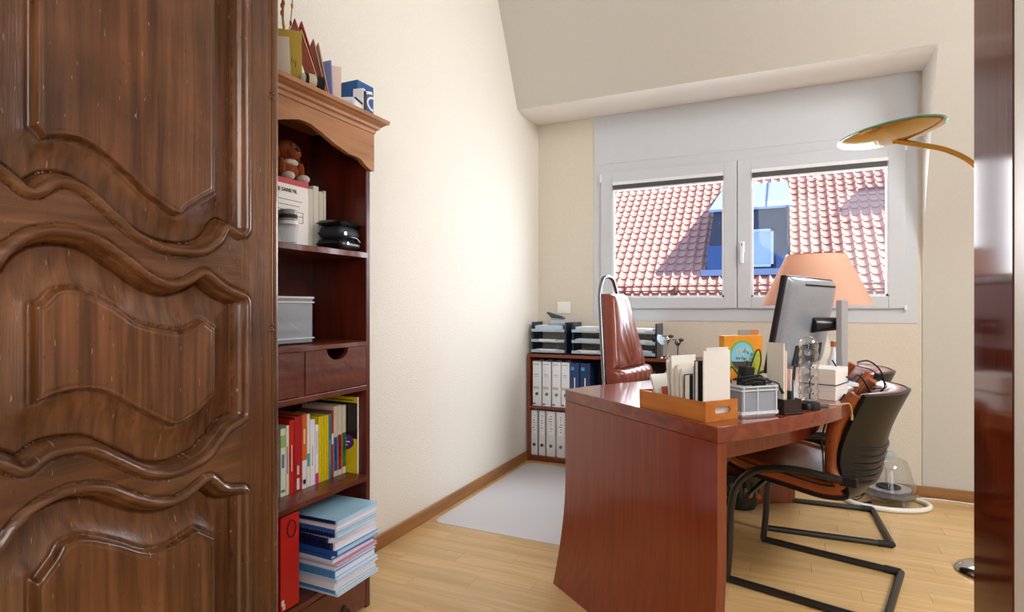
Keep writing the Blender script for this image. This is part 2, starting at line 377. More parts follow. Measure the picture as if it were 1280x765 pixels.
def tile_verts(seg=10):
    vs = []; fs = []
    for side in (0, 1):
        for k in range(seg + 1):
            t = k / seg; h = .078 * math.exp(-((t - .24) / .125) ** 2) + .012 * math.exp(-((t - 1.0) / .12) ** 2)
            for w, lift in ((0, .040), (TL, .0)):
                vs.append((t * (TW + .012), w, h + lift - (.026 if side else 0)))
    n = (seg + 1) * 2
    for k in range(seg):
        a = 2 * k; fs.append((a, a + 2, a + 3, a + 1)); b = n + a; fs.append((b, b + 1, b + 3, b + 2))
        fs.append((a, n + a, n + a + 2, a + 2))
    return vs, fs
tv, tf = tile_verts()
Rm = Matrix.Rotation(PIT, 4, 'X')
tme = bpy.data.meshes.new('roof_tile'); tme.from_pydata([tuple(Rm @ Vector(p)) for p in tv], [], tf); tme.materials.append(M_tile)
tme.polygons.foreach_set('use_smooth', [True] * len(tme.polygons)); tme.set_sharp_from_angle(angle=math.radians(50))
DX0, DX1, DY = -1.74, .22, 15.35                                  # dormer front
DZ0, DZ1, DYB = roofz(DY) - .05, 3.46, 18.2
def seen(x, y, z):
    s_, c_ = math.sin(math.radians(25)), math.cos(math.radians(25))
    dep = -s_ * x + c_ * y; return 640 + 718 * (c_ * x + s_ * y) / dep, 382.5 - 718 * (z - H) / dep
Wm = WORLDM[house]; cand = []; rest = G()
for r in range(int((ROOFY1 - ROOFY0) / (TE * math.cos(PIT)))):
    y = ROOFY0 + r * TE * math.cos(PIT); z = roofz(y) - .03
    for cidx in range(int(21 / TW)):
        x = -12 + cidx * TW
        yc, xc = y + .12, x + TW / 2
        if DX0 + .10 < xc < DX1 - .05 and DY - .1 < yc < DYB - .15: continue
        px, py = seen(xc, yc, z + .1)
        if (764 < px < 908 and 222 < py < 374) or (936 < px < 1112 and 208 < py < 374 and not (955 < px < 1085 and py > 318 + max(0, abs(px - 1021) - 34) * 1.9)): cand.append((x, y, z))
        else: rest.add([(p.co.x + x, p.co.y + y, p.co.z + z) for p in tme.vertices], tf)
cand.sort(key=lambda p: p[1])
for i, (x, y, z) in enumerate(cand):
    if i < 300:
        o = bpy.data.objects.new('roof_tile', tme); COL.objects.link(o); o.parent = deck; o.location = Wm @ Vector((x, y, z))
    else: rest.add([(p.co.x + x, p.co.y + y, p.co.z + z) for p in tme.vertices], tf)
print('tiles in view', len(cand))
rest.build('roof_tile_field', M_tile, deck, smooth=50, kind='stuff', clean=False)
M_slate = plain('dark_slate', '#39404c', .6, bump=.2, bscale=60, var=.15)
M_zinc = plain('pale_zinc', '#9fb0c0', .35, metal=.3, var=.04)
M_blueg = plain('blue_grey_sheet', '#3f5a86', .5, var=.1)
dm = G().add([(DX0, DY, DZ0), (DX1, DY, DZ0), (DX1 - .05, DY, DZ1), (DX0 + .22, DY, DZ1), (DX0, DYB - .1, roofz(DYB) - .3), (DX1, DYB - .1, roofz(DYB) - .3), (DX1 - .05, DYB, roofz(DYB)), (DX0 + .22, DYB, roofz(DYB)), (DX0, DY + .1, DZ0), (DX1, DY + .1, DZ0)],
    [(0, 1, 2, 3), (1, 5, 6, 2), (0, 3, 7, 4), (3, 2, 6, 7)]).build('dormer', M_slate, house)
G().add([(DX0 + .12, DY - .12, DZ1 + .0), (DX1 + .05, DY - .12, DZ1 + .0), (DX1 - .02, DYB + .05, roofz(DYB) + .10), (DX0 + .25, DYB + .05, roofz(DYB) + .10),
         (DX0 + .12, DY - .12, DZ1 + .06), (DX1 + .05, DY - .12, DZ1 + .06), (DX1 - .02, DYB + .05, roofz(DYB) + .16), (DX0 + .25, DYB + .05, roofz(DYB) + .16)],
        [(3, 2, 1, 0), (4, 5, 6, 7), (0, 1, 5, 4), (1, 2, 6, 5), (2, 3, 7, 6), (3, 0, 4, 7)]).build('dormer_roof', M_zinc, dm)
g = G()
for fx in (.33, .66):
    xa = DX0 + .15 + (DX1 - DX0) * fx; g.add([(xa - .02, DY - .12, DZ1 + .061), (xa + .02, DY - .12, DZ1 + .061), (xa + .02, DYB, roofz(DYB) + .165), (xa - .02, DYB, roofz(DYB) + .165), (xa, DY - .12, DZ1 + .10), (xa, DYB, roofz(DYB) + .20)], [(0, 4, 5, 3), (4, 1, 2, 5), (0, 1, 4)])
g.build('roof_seam', M_blueg, dm)
wd = G().box(-1.12, -1.06, DY - .06, DY, 2.06, 2.98).box(-.20, -.14, DY - .06, DY, 2.06, 2.98).box(-1.12, -.14, DY - .06, DY, 2.06, 2.12).box(-1.12, -.14, DY - .06, DY, 2.92, 2.98).box(-.66, -.61, DY - .06, DY, 2.1, 2.95).build('dormer_window', plain('pale_window_frame', '#d8e0ea', .5), dm)
G().box(-1.06, -.2, DY - .02, DY - .01, 2.12, 2.92).build('pane', plain('reflecting_pane', '#b9cbe0', .15, var=.05), dm)
G().box(DX0 - .06, DX1 + .03, DY - .22, DY + .02, DZ0 - .05, DZ0 + .10).build('dormer_sill', plain('dull_zinc', '#8a9cb4', .5), dm)
G().box(DX0 + .06, DX0 + .5, DY - .05, DY, DZ0 + .1, 2.62).build('corner_flashing', M_blueg, dm); G().box(-.08, DX1 - .03, DY - .05, DY, DZ0 + .1, 2.35).build('corner_flashing', M_blueg, dm)
G().tube([(DX1 - .06, DY - .1, DZ1 + .05), (DX1 - .06, DY - .1, 2.55)], .035, 8).build('downpipe', M_slate, dm, smooth=40)
sk = G().add([(-1.1, 18.75, roofz(18.75) + .08), (-.38, 18.75, roofz(18.75) + .08), (-.38, 19.5, roofz(19.5) + .08), (-1.1, 19.5, roofz(19.5) + .08),
         (-1.1, 18.75, roofz(18.75) - .05), (-.38, 18.75, roofz(18.75) - .05), (-.38, 19.5, roofz(19.5) - .05), (-1.1, 19.5, roofz(19.5) - .05)],
        [(0, 1, 2, 3), (0, 4, 5, 1), (1, 5, 6, 2), (2, 6, 7, 3), (3, 7, 4, 0)]).build('roof_light', M_blueg, house)
ch = G().box(3.7, 4.5, 17.0, 17.8, roofz(17) - .3, roofz(17) + 2.6).build('chimney', M_wallh, house); G().box(3.62, 4.58, 16.92, 17.88, roofz(17) + 2.6, roofz(17) + 2.72).build('chimney_cap', M_slate, ch)
g = G().tube([(-11, 14.72, roofz(14.72) + .2), (8, 14.72, roofz(14.72) + .2)], .02, 6).tube([(-11, 14.68, roofz(14.68) + .12), (8, 14.68, roofz(14.68) + .12)], .02, 6)
sg = g.build('snow_guard', plain('rust_brown_metal', '#6d3b30', .6), house)
g = G()
for k in range(14): g.box(-9.9 + k * 1.25, -9.87 + k * 1.25, 14.66, 14.9, roofz(14.72) - .02, roofz(14.72) + .22)
g.build('guard_bracket', MATS['rust_brown_metal'], sg, kind='stuff')
# ground far below
struct(G().box(-40, 40, 4.5, 60, -6.2, -6).build('yard_ground', plain('yard_grey', '#8b8a86', .9)))

# ------------------------------------------------------------------ armoire with moulded door
AX = -1.05; K = .9375
def kz(pts): return [(y * K, H + (z - H) * K) for y, z in pts]
f1b = kz([(.482, 1.339), (.503, 1.326), (.525, 1.307), (.553, 1.329), (.587, 1.333), (.622, 1.319), (.663, 1.286), (.708, 1.251), (.764, 1.233), (.825, 1.235), (.858, 1.256), (.888, 1.295), (.929, 1.282)])
r1b = kz([(.506, 1.384), (.53, 1.397), (.545, 1.381), (.583, 1.391), (.622, 1.384), (.67, 1.354), (.723, 1.311), (.781, 1.284), (.807, 1.304), (.873, 1.35)])
f2t = kz([(.482, 1.151), (.492, 1.154), (.508, 1.181), (.536, 1.203), (.571, 1.21), (.615, 1.204), (.663, 1.175), (.708, 1.143), (.755, 1.124), (.798, 1.129), (.839, 1.151), (.883, 1.122), (.929, 1.105)])
f2b = kz([(.482, .873), (.517, .849), (.543, .866), (.579, .869), (.624, .86), (.674, .826), (.727, .79), (.777, .778), (.832, .79), (.861, .814), (.891, .84), (.929, .855)])
r2b = kz([(.503, .934), (.537, .935), (.554, .943), (.591, .948), (.638, .938), (.688, .904), (.744, .867), (.777, .852), (.822, .865), (.871, .905)])
r2t = kz([(.514, 1.104), (.541, 1.108), (.556, 1.128), (.575, 1.134), (.609, 1.129), (.663, 1.1), (.70, 1.073), (.755, 1.058), (.798, 1.054), (.839, 1.075), (.873, 1.052)])
f3t = kz([(.482, .695), (.498, .708), (.52, .736), (.548, .753), (.585, .759), (.631, .748), (.688, .711), (.744, .686), (.795, .686), (.846, .709), (.881, .676), (.929, .661)])
r3t = kz([(.514, .649), (.534, .644), (.557, .671), (.573, .693), (.611, .689), (.666, .658), (.719, .623), (.769, .616), (.822, .63), (.866, .597)])
YL, YR = .448 * K, .929 * K; FL, FR = .526 * K, .870 * K
DTOP, DBOT = 2.02, .16
def dens(pts, cusps=()):                       # Catmull-Rom between cusps
    out = []; seg = [pts[0]]
    for i, p in enumerate(pts[1:], 1):
        seg.append(p)
        if i in cusps or i == len(pts) - 1:
            out += [(v[0], v[1]) for v in bz([(a, b, 0) for a, b in seg], 5)]; seg = [p]
    return out
def flat_l(c, y): return [(y, c[0][1])] + c
F1 = [(YL, f1b[0][1] + .03)] + dens(f1b, (2, 10)) + [(YR, f1b[-1][1]), (YR, DTOP - .09), (YL, DTOP - .09)]
R1 = [(FL, r1b[1][1])] + dens(r1b[1:], (1, 7)) + [(FR, r1b[-1][1]), (FR, DTOP - .15), (FL, DTOP - .15)]
F2 = [(YL, f2t[0][1])] + dens(f2t, (1, 10)) + [(YR, f2t[-1][1])] + [(YR, f2b[-1][1])] + dens(f2b, (1, 9))[::-1] + [(YL, f2b[0][1] + .03)]
R2 = [(FL, r2t[0][1])] + dens(r2t[1:], (1, 8)) + [(FR, r2t[-1][1])] + [(FR, r2b[-1][1])] + dens(r2b[1:], (1, 7))[::-1] + [(FL, r2b[0][1])]
F3 = [(YL, f3t[0][1] - .02)] + dens(f3t, (9,)) + [(YR, f3t[-1][1]), (YR, DBOT + .10), (YL, DBOT + .10)]
R3 = [(FL, r3t[0][1])] + dens(r3t[1:], (1, 7)) + [(FR, r3t[-1][1]), (FR, DBOT + .16), (FL, DBOT + .16)]

def sdist(poly, Y, Z):                         # signed distance, positive inside
    P = np.array(poly); A = P; B = np.roll(P, -1, 0)
    d2 = np.full(Y.shape, 1e9); ins = np.zeros(Y.shape, bool)
    for (ay, az), (by, bz_) in zip(A, B):
        ey, ez = by - ay, bz_ - az; L = ey * ey + ez * ez
        if L < 1e-12: continue
        t = np.clip(((Y - ay) * ey + (Z - az) * ez) / L, 0, 1)
        d2 = np.minimum(d2, (Y - ay - t * ey) ** 2 + (Z - az - t * ez) ** 2)
        cr = (az > Z) != (bz_ > Z)
        with np.errstate(divide='ignore', invalid='ignore'):
            xi = ay + (Z - az) / (bz_ - az if abs(bz_ - az) > 1e-12 else 1e-12) * ey
        ins ^= cr & (Y < xi)
    return np.where(ins, 1, -1) * np.sqrt(d2)
Y0D, Y1D = .36, .949
ys = np.arange(Y0D, Y1D + .0005, .0019); zs = np.concatenate([np.arange(DBOT, .52, .006), np.arange(.52, 1.72, .0022), np.arange(1.72, DTOP, .006)])
Yg, Zg = np.meshgrid(ys, zs, indexing='ij')
hgt = np.zeros(Yg.shape); own = np.zeros(Yg.shape, int)
for k, (F, R) in enumerate(((F1, R1), (F2, R2), (F3, R3)), 1):
    d1 = sdist(F, Yg, Zg); d2 = sdist(R, Yg, Zg)
    # moulding worked on the frame edge (outside the panel opening)
    mw = .027; t = np.clip(1 + d1 / mw, 0, 1)
    mould = np.where((d1 > -mw) & (d1 <= 0), .0060 * np.sin(PI * np.clip(t * 1.5, 0, 1)) - .0035 * np.exp(-((t - .70) / .05) ** 2) - .022 * np.clip((t - .55) / .45, 0, 1) ** 1.6, 0)
    groove = np.where((d1 > -mw - .0035) & (d1 < -mw), -.0022, 0)
    hgt += mould + groove
    inside = d1 > 0
    w = np.clip(d1, 0, None); q = w / (w + np.clip(-d2, 1e-5, None))
    bev = -.026 + .005 * np.clip(w / .005, 0, 1) + .012 * q ** 2.2
    e_ = np.clip(d2 / .008, 0, 1); fld = np.where(d2 > 0, -.0125 + .0135 * (e_ * e_ * (3 - 2 * e_)) - .0012 * np.exp(-((d2 - .0115) / .002) ** 2), 0)
    hp = np.where(d2 > 0, fld, bev)
    rim = np.where((d2 <= 0) & (d2 > -.005), -.0025 * (1 + d2 / .005), 0)
    hgt = np.where(inside, hp + rim, hgt); own = np.where(inside, k, own)
hgt = hgt * 1.45
arm = thing('armoire', 'tall dark walnut armoire with curved moulded door panels beside the camera', 'armoire', (-1.33, .62, 0), world=True)
def hf_part(name, mask, mat, parent):
    m = mask[:-1, :-1]; ii, jj = np.nonzero(m); nz = Yg.shape[1]
    idx = np.stack([ii * nz + jj, (ii + 1) * nz + jj, (ii + 1) * nz + jj + 1, ii * nz + jj + 1], 1)
    u, inv = np.unique(idx, return_inverse=True); inv = inv.reshape(-1, 4)
    V = np.stack([AX + hgt.ravel()[u], Yg.ravel()[u], Zg.ravel()[u]], 1)
    g = G(); g.v = [tuple(p) for p in V.tolist()]; g.f = [tuple(p) for p in inv.tolist()]
    return g.build(name, mat, parent, smooth=70, clean=False)
vert = (Yg > YR + .001) | (Yg < YL - .001)
door = hf_part('door', (own == 0) & vert, M_arm, arm)
for nm, lo, hi in (('door_rail', 1.6, 3), ('door_rail', 1.02, 1.6), ('door_rail', .55, 1.02), ('door_rail', 0, .55)):
    hf_part(nm, (own == 0) & ~vert & (Zg >= lo) & (Zg < hi), M_armr, door)
for k in (1, 2, 3): hf_part('door_panel', own == k, M_arm, door)
G().box(AX - .050, AX - .042, Y0D, Y1D, DBOT, DTOP).build('door_back', M_arm, door)
# carcass
G().box(XL + .016, AX - .0526, .33, .345, .0125, 2.12).box(XL + .016, AX - .06, .962, .980, .0125, 2.12).box(XL + .016, XL + .03, .345, .962, .1, 2.12).build('carcass', M_arm, arm)
g = G().tube([(AX - .014, .968, .0125), (AX - .014, .968, 2.12)], .0135, 14); g.box(AX - .075, AX - .016, .958, .981, .0125, 2.12).build('corner_post', M_arm, arm, smooth=40)
G().tube([(AX - .004, .9545, .12), (AX - .004, .9545, 2.06)], .0055, 10).build('hinge_rod', plain('aged_brass', '#6a4526', .35, metal=.6), arm, smooth=60)
g = G()
for zz in (.30, 1.045, 1.575, 1.95):
    for dz in (0, .012): g.lathe([(.0058, -.004), (.0085, -.002), (.0085, .002), (.0058, .004)], 12, (AX - .004, .9545, zz + dz))
g.build('hinge_knuckle', MATS['aged_brass'], arm, smooth=60, kind='stuff')
g = G()
for i, (w, z0, z1) in enumerate(((.0, 2.12, 2.15), (.03, 2.15, 2.18), (.055, 2.18, 2.22))): g.box(XL + .016, AX + .0 + w, .33 - w, .98 , z0, z1)
g.build('armoire_cornice', M_arm, arm, bevel=.006)
G().box(AX - .05, AX - .012, .345, .95, .0125, .155).build('plinth', M_arm, arm)
G().box(AX - .05, AX - .010, .345, .95, 2.022, 2.119).build('frieze', M_armr, arm, bevel=.002)
G().box(AX - .0525, AX - .004, .322, .357, .0125, 2.119).build('corner_post', M_arm, arm, bevel=.004)

# ------------------------------------------------------------------ bookcase
BX, BB, BY0, BY1 = -1.35, -1.612, 1.0, 1.675           # front, back, ends
bc = thing('bookcase', 'reddish wooden bookcase with scalloped top and packed shelves against the cream wall', 'bookcase', (-1.48, 1.34, 0), world=True)
for a in (BY0, BY1 - .022): G().box(BB, BX, a, a + .022, FZ, 1.745).build('side_panel', M_bookv, bc, bevel=.003)
G().box(BB, BB + .008, BY0 + .02, BY1 - .02, .1, 1.745).build('back_panel', M_bookv, bc)
for z, t, ov in ((1.295, .022, .006), (.977, .018, .006), (.494, .020, .006), (.176, .022, -.002)):
    def fn(a, b, s, z=z, t=t, ov=ov):
        y = BY0 + .021 + a * (BY1 - BY0 - .042); fr = BX + ov + .0025 * math.sin(a * 23 + z * 9) * (b > .9)
        return (BB + .007 + b * (fr - BB - .007), y, z - (t if s == 0 else 0) - (.004 if (b > .96 and s) else 0))
    G().slab(fn, 20, 8).build('shelf', M_book, bc, smooth=50)
# valance with scalloped lower edge
vl = [(1.34, 1.672), (1.364, 1.671), (1.395, 1.662), (1.425, 1.653), (1.475, 1.635), (1.543, 1.619), (1.585, 1.618), (1.605, 1.614), (1.626, 1.600), (1.655, 1.588)]
low = [(2 * 1.34 - y, z) for y, z in vl[::-1]][:-1] + vl
poly = low + [(BY1, 1.588), (BY1, 1.745), (BY0, 1.745), (BY0, 1.588)]
poly = [p for i, p in enumerate(poly)]
g = G(); top = 1.745
def vpt(x, y, z): return (x, y, z)
pts = [(BY0, 1.588)] + low + [(BY1, 1.588)]
vs_ = []; fs_ = []
for x in (BX, BX + .018):
    vs_ += [(x, y, z) for y, z in pts] + [(x, y, top) for y, z in pts]
n = len(pts)
for k in range(n - 1):
    fs_ += [(k, k + 1, n + k + 1, n + k), (2 * n + k, 3 * n + k, 3 * n + k + 1, 2 * n + k + 1), (k, 2 * n + k, 2 * n + k + 1, k + 1), (n + k, n + k + 1, 3 * n + k + 1, 3 * n + k)]
fs_ += [(0, n, 3 * n, 2 * n), (n - 1, 3 * n - 1, 4 * n - 1, 2 * n - 1)]
G().add(vs_, fs_).build('valance', M_cornice, bc, smooth=30)
# cornice: moulded profile run along the front
cp = [(BX - .01, 1.722), (BX + .022, 1.722), (BX + .026, 1.734), (BX + .034, 1.738), (BX + .036, 1.747), (BX + .046, 1.752), (BX + .052, 1.757), (BX + .060, 1.759), (BX + .062, 1.772), (BX - .01, 1.772)]
g = G(); n = len(cp)
ends = []
for y, sgn in ((BY0, -1), (BY1, 1)):
    ends.append([(x, y + (max(0, (x - BX - .02)) * .9 if sgn > 0 else 0), z) for x, z in cp])
g.add(ends[0] + ends[1], [tuple(range(n)), tuple(range(n, 2 * n))[::-1]] + [(i, (i + 1) % n, n + (i + 1) % n, n + i) for i in range(n)])
g.build('cornice', M_cornice, bc, bevel=.0015)
G().box(BB, BX - .005, BY0, BY1, 1.745, 1.772).build('top_board', M_cornice, bc)
# drawers with half-round finger cut-outs
G().box(BB + .01, BX - .001, 1.333, 1.358, .815, .959).build('drawer_divider', M_book, bc)
G().box(BB + .01, BX + .002, BY0 + .021, BY1 - .021, .797, .817).build('drawer_rail', M_book, bc, bevel=.003)
for ya, yb in ((1.025, 1.331), (1.360, 1.651)):
    ym = (ya + yb) / 2; r = .045; cut = [(ym + r * 1.15 * math.cos(a), .957 - r * .85 * math.sin(a)) for a in [PI * k / 12 for k in range(13)]]
    pts = [(ya, .957)] + [(y, z) for y, z in cut[::-1]] + [(yb, .957)]
    vs_ = []; fs_ = []; n = len(pts)
    for x in (BX - .016, BX + .001): vs_ += [(x, y, z) for y, z in pts] + [(x, y, .820) for y, z in pts]
    for k in range(n - 1):
        fs_ += [(k, k + 1, n + k + 1, n + k), (2 * n + k, 3 * n + k, 3 * n + k + 1, 2 * n + k + 1), (k, 2 * n + k, 2 * n + k + 1, k + 1), (n + k, n + k + 1, 3 * n + k + 1, 3 * n + k)]
    fs_ += [(0, n, 3 * n, 2 * n), (n - 1, 3 * n - 1, 4 * n - 1, 2 * n - 1)]
    dr = G().add(vs_, fs_).build('drawer', M_book, bc, smooth=30)
    G().box(BB + .02, BX - .016, ya + .004, ya + .012, .825, .94).box(BB + .02, BX - .016, yb - .012, yb - .004, .825, .94).box(BB + .02, BX - .016, ya, yb, .822, .828).build('drawer_box', M_bookv, dr)
ld = G().box(BX - .018, BX - .0005, BY0 + .024, BY1 - .024, .022, .152).build('drawer', M_book, bc, bevel=.003)
for yy in (1.19, 1.535):
    g = G().tube([(BX + .006, yy + .022 * math.cos(a), .045 + .022 * math.sin(a)) for a in [2 * PI * k / 20 for k in range(20)]], .003, 6, closed=True).lathe([(.0, 0), (.012, 0), (.010, .006), (0, .008)], 12, (BX - .0005, yy, .067), Matrix.Rotation(PI / 2, 4, 'Y'))
    g.build('ring_pull', plain('dark_iron', '#3a3330', .4, metal=.7), ld, smooth=50)

# ---- things on the shelves
def book(name, label, y0, y1, z0, h, col, depth=.15, xf=-1.43, group='books on the book shelf', bands=(), lean=0, pages=M_paper2, rough=.4, cat='book'):
    t = thing(name, label, cat, (xf, (y0 + y1) / 2, z0), group=group)
    w = (y1 - y0) / 2 - .0006; c = setmat(col, rough); sh = Matrix.Identity(4)
    G().box(-.004, 0, -w, w, 0, h).box(-depth, 0, -w, -w + .0025, 0, h).box(-depth, 0, w - .0025, w, 0, h).build('cover', c, t, bevel=.0008)
    G().box(-depth + .003, -.004, -w + .0025, w - .0025, .003, h - .004).build('pages', pages, t)
    for zb0, zb1, bc_, wf in bands:
        G().box(-.0005, .0004, -w * wf, w * wf, zb0 * h, zb1 * h).build('spine_band', setmat(bc_, .5), t)
    if lean: t.rotation_euler = (lean, 0, 0)
    return t
SZ = .4945
rows_ = [
 ('pale green and white paperback with a blue spine mark', 1.336, 1.357, .216, '#e6ead8', ((.72, .9, '#9dc070', 1), (.42, .62, '#6478b4', .5), (.06, .1, '#7a8a5a', .8))),
 ('slim cream paperback between the pale green book and the red books', 1.358, 1.371, .222, '#eae2cf', ((.3, .7, '#8a8a86', .3),)),
 ('bright red paperback with a narrow spine', 1.372, 1.392, .236, '#cf2a17', ((.3, .66, '#f0d8d0', .2),)),
 ('broad crimson hardback with white label patches', 1.393, 1.425, .243, '#b81f28', ((.02, .17, '#e8e2dc', .35), (.22, .34, '#d8c8c0', .3))),
 ('orange paperback with white foot', 1.426, 1.447, .246, '#e06a24', ((0, .38, '#ece6e6', 1), (.6, .8, '#f4c89a', .4), (.06, .12, '#5a5aa4', .6))),
 ('white paperback with a teal spine patch', 1.448, 1.461, .244, '#efece4', ((.28, .46, '#35a89a', .9),)),
 ('plain white paperback beside the pink-footed booklet', 1.462, 1.484, .222, '#f0eef2', ((.3, .6, '#b8b8c4', .2),)),
 ('thin white booklet with a magenta foot', 1.485, 1.501, .20, '#f4f0f4', ((0, .18, '#d42a92', 1), (.5, .9, '#b0aab4', .2))),
 ('yellow paperback, nearest of the four yellow spines to the white booklets', 1.502, 1.513, .226, '#e2ca12', ()),
 ('yellow paperback, second of the four yellow spines', 1.5135, 1.526, .226, '#dcc40e', ()),
 ('yellow paperback, third of the four yellow spines', 1.5265, 1.539, .226, '#e2ca12', ()),
 ('yellow paperback, the yellow spine beside the blue book', 1.5395, 1.550, .226, '#dcc40e', ()),
 ('thin blue paperback between the yellow and red spines', 1.551, 1.562, .228, '#2a86b4', ((.2, .6, '#9ac8d8', .2),)),
 ('red and brown paperback with a white spine patch', 1.563, 1.574, .236, '#b03a22', ((.5, .66, '#e8e0d8', .9),)),
 ('cream book with a blue lower spine', 1.575, 1.594, .25, '#d9cdb6', ((.08, .56, '#1f56a0', .95), (.22, .45, '#d8d8e8', .18))),
 ('cream book with a dark red lower spine', 1.595, 1.616, .249, '#d9cdb6', ((.08, .58, '#a01a1c', .95), (.25, .5, '#e8c8c8', .18))),
 ('cream book with a green lower spine', 1.617, 1.638, .247, '#d9cdb6', ((.1, .6, '#3a6a2a', .95), (.3, .5, '#d8e0c8', .18)))]
for lab, y0, y1, h, col, bands in rows_: book('book', lab, y0, y1, SZ, h, col, bands=bands)
# large yellow-black magazine standing at the end, cover turned outwards
mg = thing('magazine', 'black and yellow magazine with a purple speech bubble at the end of the book row', 'magazine', (-1.50, 1.6515, SZ), rotz=0)
G().box(-.05, .118, -.0085, -.001, 0, .275).build('pages', M_paper, mg)
G().box(-.05, .1185, -.0095, -.0087, 0, .2755).build('cover', setmat('#d8bc10', .35), mg)
G().box(-.05, .1185, -.0100, -.0094, .125, .255).build('cover_print', setmat('#141214', .35), mg, label='black band')
bub = [(.045 + .048 * math.cos(a), .112 + .030 * math.sin(a)) for a in [2 * PI * k / 28 for k in range(28)]]
G().prism(bub, lambda u, v, w: (u + .01, w, v), -.0106, -.0099).prism([(.03, .09), (.052, .085), (.035, .062)], lambda u, v, w: (u + .01, w, v), -.0106, -.0099).build('speech_bubble', setmat('#5a2a86', .4), mg)
text_mesh('lettering', 'S', .042, Matrix.Translation((.045, -.0108, .148)) @ Matrix.Rotation(PI / 2, 4, 'X'), setmat('#e2c81a', .4), mg)
g = G()
for k, (a, b) in enumerate(((.03, .07), (.025, .085), (.03, .075))): g.box(a, b, -.0110, -.0105, .122 - k * .012, .127 - k * .012)
g.build('print_line', M_paper, mg, kind='stuff')
g = G().box(-.03, .10, -.0104, -.0099, .262, .265); g.build('print_line', M_ink, mg, kind='stuff')

# red box file in the bottom compartment
rb = thing('box_file', 'red box file with a black elastic loop standing under the book shelf', 'file', (-1.357, 1.305, .1765))
G().box(-.22, 0, -.037, .037, 0, .285).build('body', M_red, rb, bevel=.002)
lp = [(.003, .004 + .017 * math.sin(a), .268 - .026 * (1 - math.cos(a))) for a in [2 * PI * k / 18 for k in range(18)]]
G().tube(lp, .0016, 6, closed=True).build('elastic_loop', M_ink, rb, smooth=50)
g = G()
for k, (a, b) in enumerate(((.02, .034), (.006, .02), (.028, .042), (.012, .028))): g.box(-.0004, .0008, -.034 + (k % 2) * .005, -.03 + (k % 2) * .004 + .006, a, b - .006)
g.build('printed_mark', M_paper, rb, kind='stuff')

# stack of folders, sticking out of the bottom compartment
specs = [('white cut-flush folder at the very bottom of the stack', '#dfe4ea', .010), ('light blue folder second from the bottom of the stack', '#8fc3e0', .012), ('white folder resting on the lowest light blue folder', '#e9e6ee', .022),
 ('pale white paper bundle in the lower stack', '#e2e4ee', .014), ('sky blue folder below the pink folder', '#5fb4dc', .022), ('white folder under the pink one', '#e8e8f0', .012),
 ('pink folder in the middle of the stack', '#e08aa6', .011), ('pale lilac-white folder over the pink one', '#e4e2ee', .014), ('deep blue folder in the middle of the stack', '#2c6cb4', .012),
 ('bright blue folder above the deep blue one', '#3f8fcf', .018), ('thick white paper sheaf below the spiral booklets', '#e6e2ea', .024),
 ('white booklet with navy comb binding, lowest of the bound ones', '#dfe6ee', .015), ('pale booklet with navy comb binding, in the middle of the bound ones', '#cfe2ee', .015), ('light turquoise folder with blue edge under the top booklets', '#7cc6e2', .013),
 ('pinkish white booklet second from the top of the stack', '#ecdfe8', .013), ('light blue spiral-bound booklet topmost of the stack', '#a8d0e6', .012)]
z = .1765
for i, (lab, col, th) in enumerate(specs):
    dx = random.uniform(-.012, .010) + (.012 if i < 4 else 0) ; rz = random.uniform(-.03, .03) + (.02 if i % 3 == 0 else -.01)
    t = thing('folder' if 'booklet' not in lab else 'booklet', lab, 'folder' if 'booklet' not in lab else 'booklet', (-1.425 + dx, 1.517 + random.uniform(-.004, .004), z), rz, group='folders stacked in the bottom compartment')
    L, W = .297 / 2, .205 / 2
    def fn(a, b, s, th=th):
        x = -L + 2 * L * a; y = -W + 2 * W * b
        return (x, y, (th - .0004 if s else 0.0002))
    m = setmat(col, .35)
    G().box(-L, L, -W, W, .0002, .0016).box(-L, L, -W, W, th - .0018, th - .0004).build('cover', m, t)
    G().box(-L + .002, L - .003 , -W + .002, W - .004, .0016, th - .0018).build('sheets', setmat('#eceaf2', .6) if i % 3 else setmat('#bcd8ee', .5), t)
    if 'comb' in lab or 'spiral' in lab:
        g = G()
        for k in range(24): g.lathe([(.0, -.003), (th * .49, -.003), (th * .49, .003), (0, .003)], 8, (-L + .012 + k * .0118, -W - .001, th / 2), Matrix.Rotation(PI / 2, 4, 'Y'))
        g.build('comb_binding', setmat('#16204e', .35), t, kind='stuff')
    elif col in ('#2c6cb4', '#3f8fcf', '#5fb4dc', '#7cc6e2', '#8fc3e0'):
        G().box(-L, L, -W - .0008, -W + .0012, .0002, th - .0004).build('spine', setmat('#2a62b0' if i > 7 else '#4a90c8', .35), t)
    z += th

# upper shelf: carton, plush dog, white books, black cases, small plastic tubs
Z1S = 1.2955
cb = thing('product_carton', 'white carton with a red top band on the upper shelf', 'box', (-1.425, 1.39, Z1S))
G().box(-.10, .025, -.10, .033, 0, .205).build('body', M_card, cb, bevel=.001)
G().box(-.1005, .0256, -.1005, .0336, .188, .2056).build('red_band', setmat('#c0323a', .45), cb)
text_mesh('lettering', 'SE SANS FIL', .0165, Matrix.Translation((.0262, -.0985, .163)) @ Matrix.Rotation(PI / 2, 4, 'Z') @ Matrix.Rotation(PI / 2, 4, 'X'), M_ink, cb)
g = G()
for k, (a, b) in enumerate(((-.095, .006), (-.09, -.005), (-.095, -.03), (-.06, .008))): g.box(.0252, .0258, a, b, .138 - k * .016, .1395 - k * .016)
g.box(.0252, .0258, -.05, .01, .07, .0712).box(.0252, .0258, -.05, -.0488, .07, .105).box(.0252, .0258, .009, .0102, .07, .105).box(.0252, .0258, -.05, .01, .104, .1052).build('print_line', M_ink, cb, kind='stuff')
g = G()
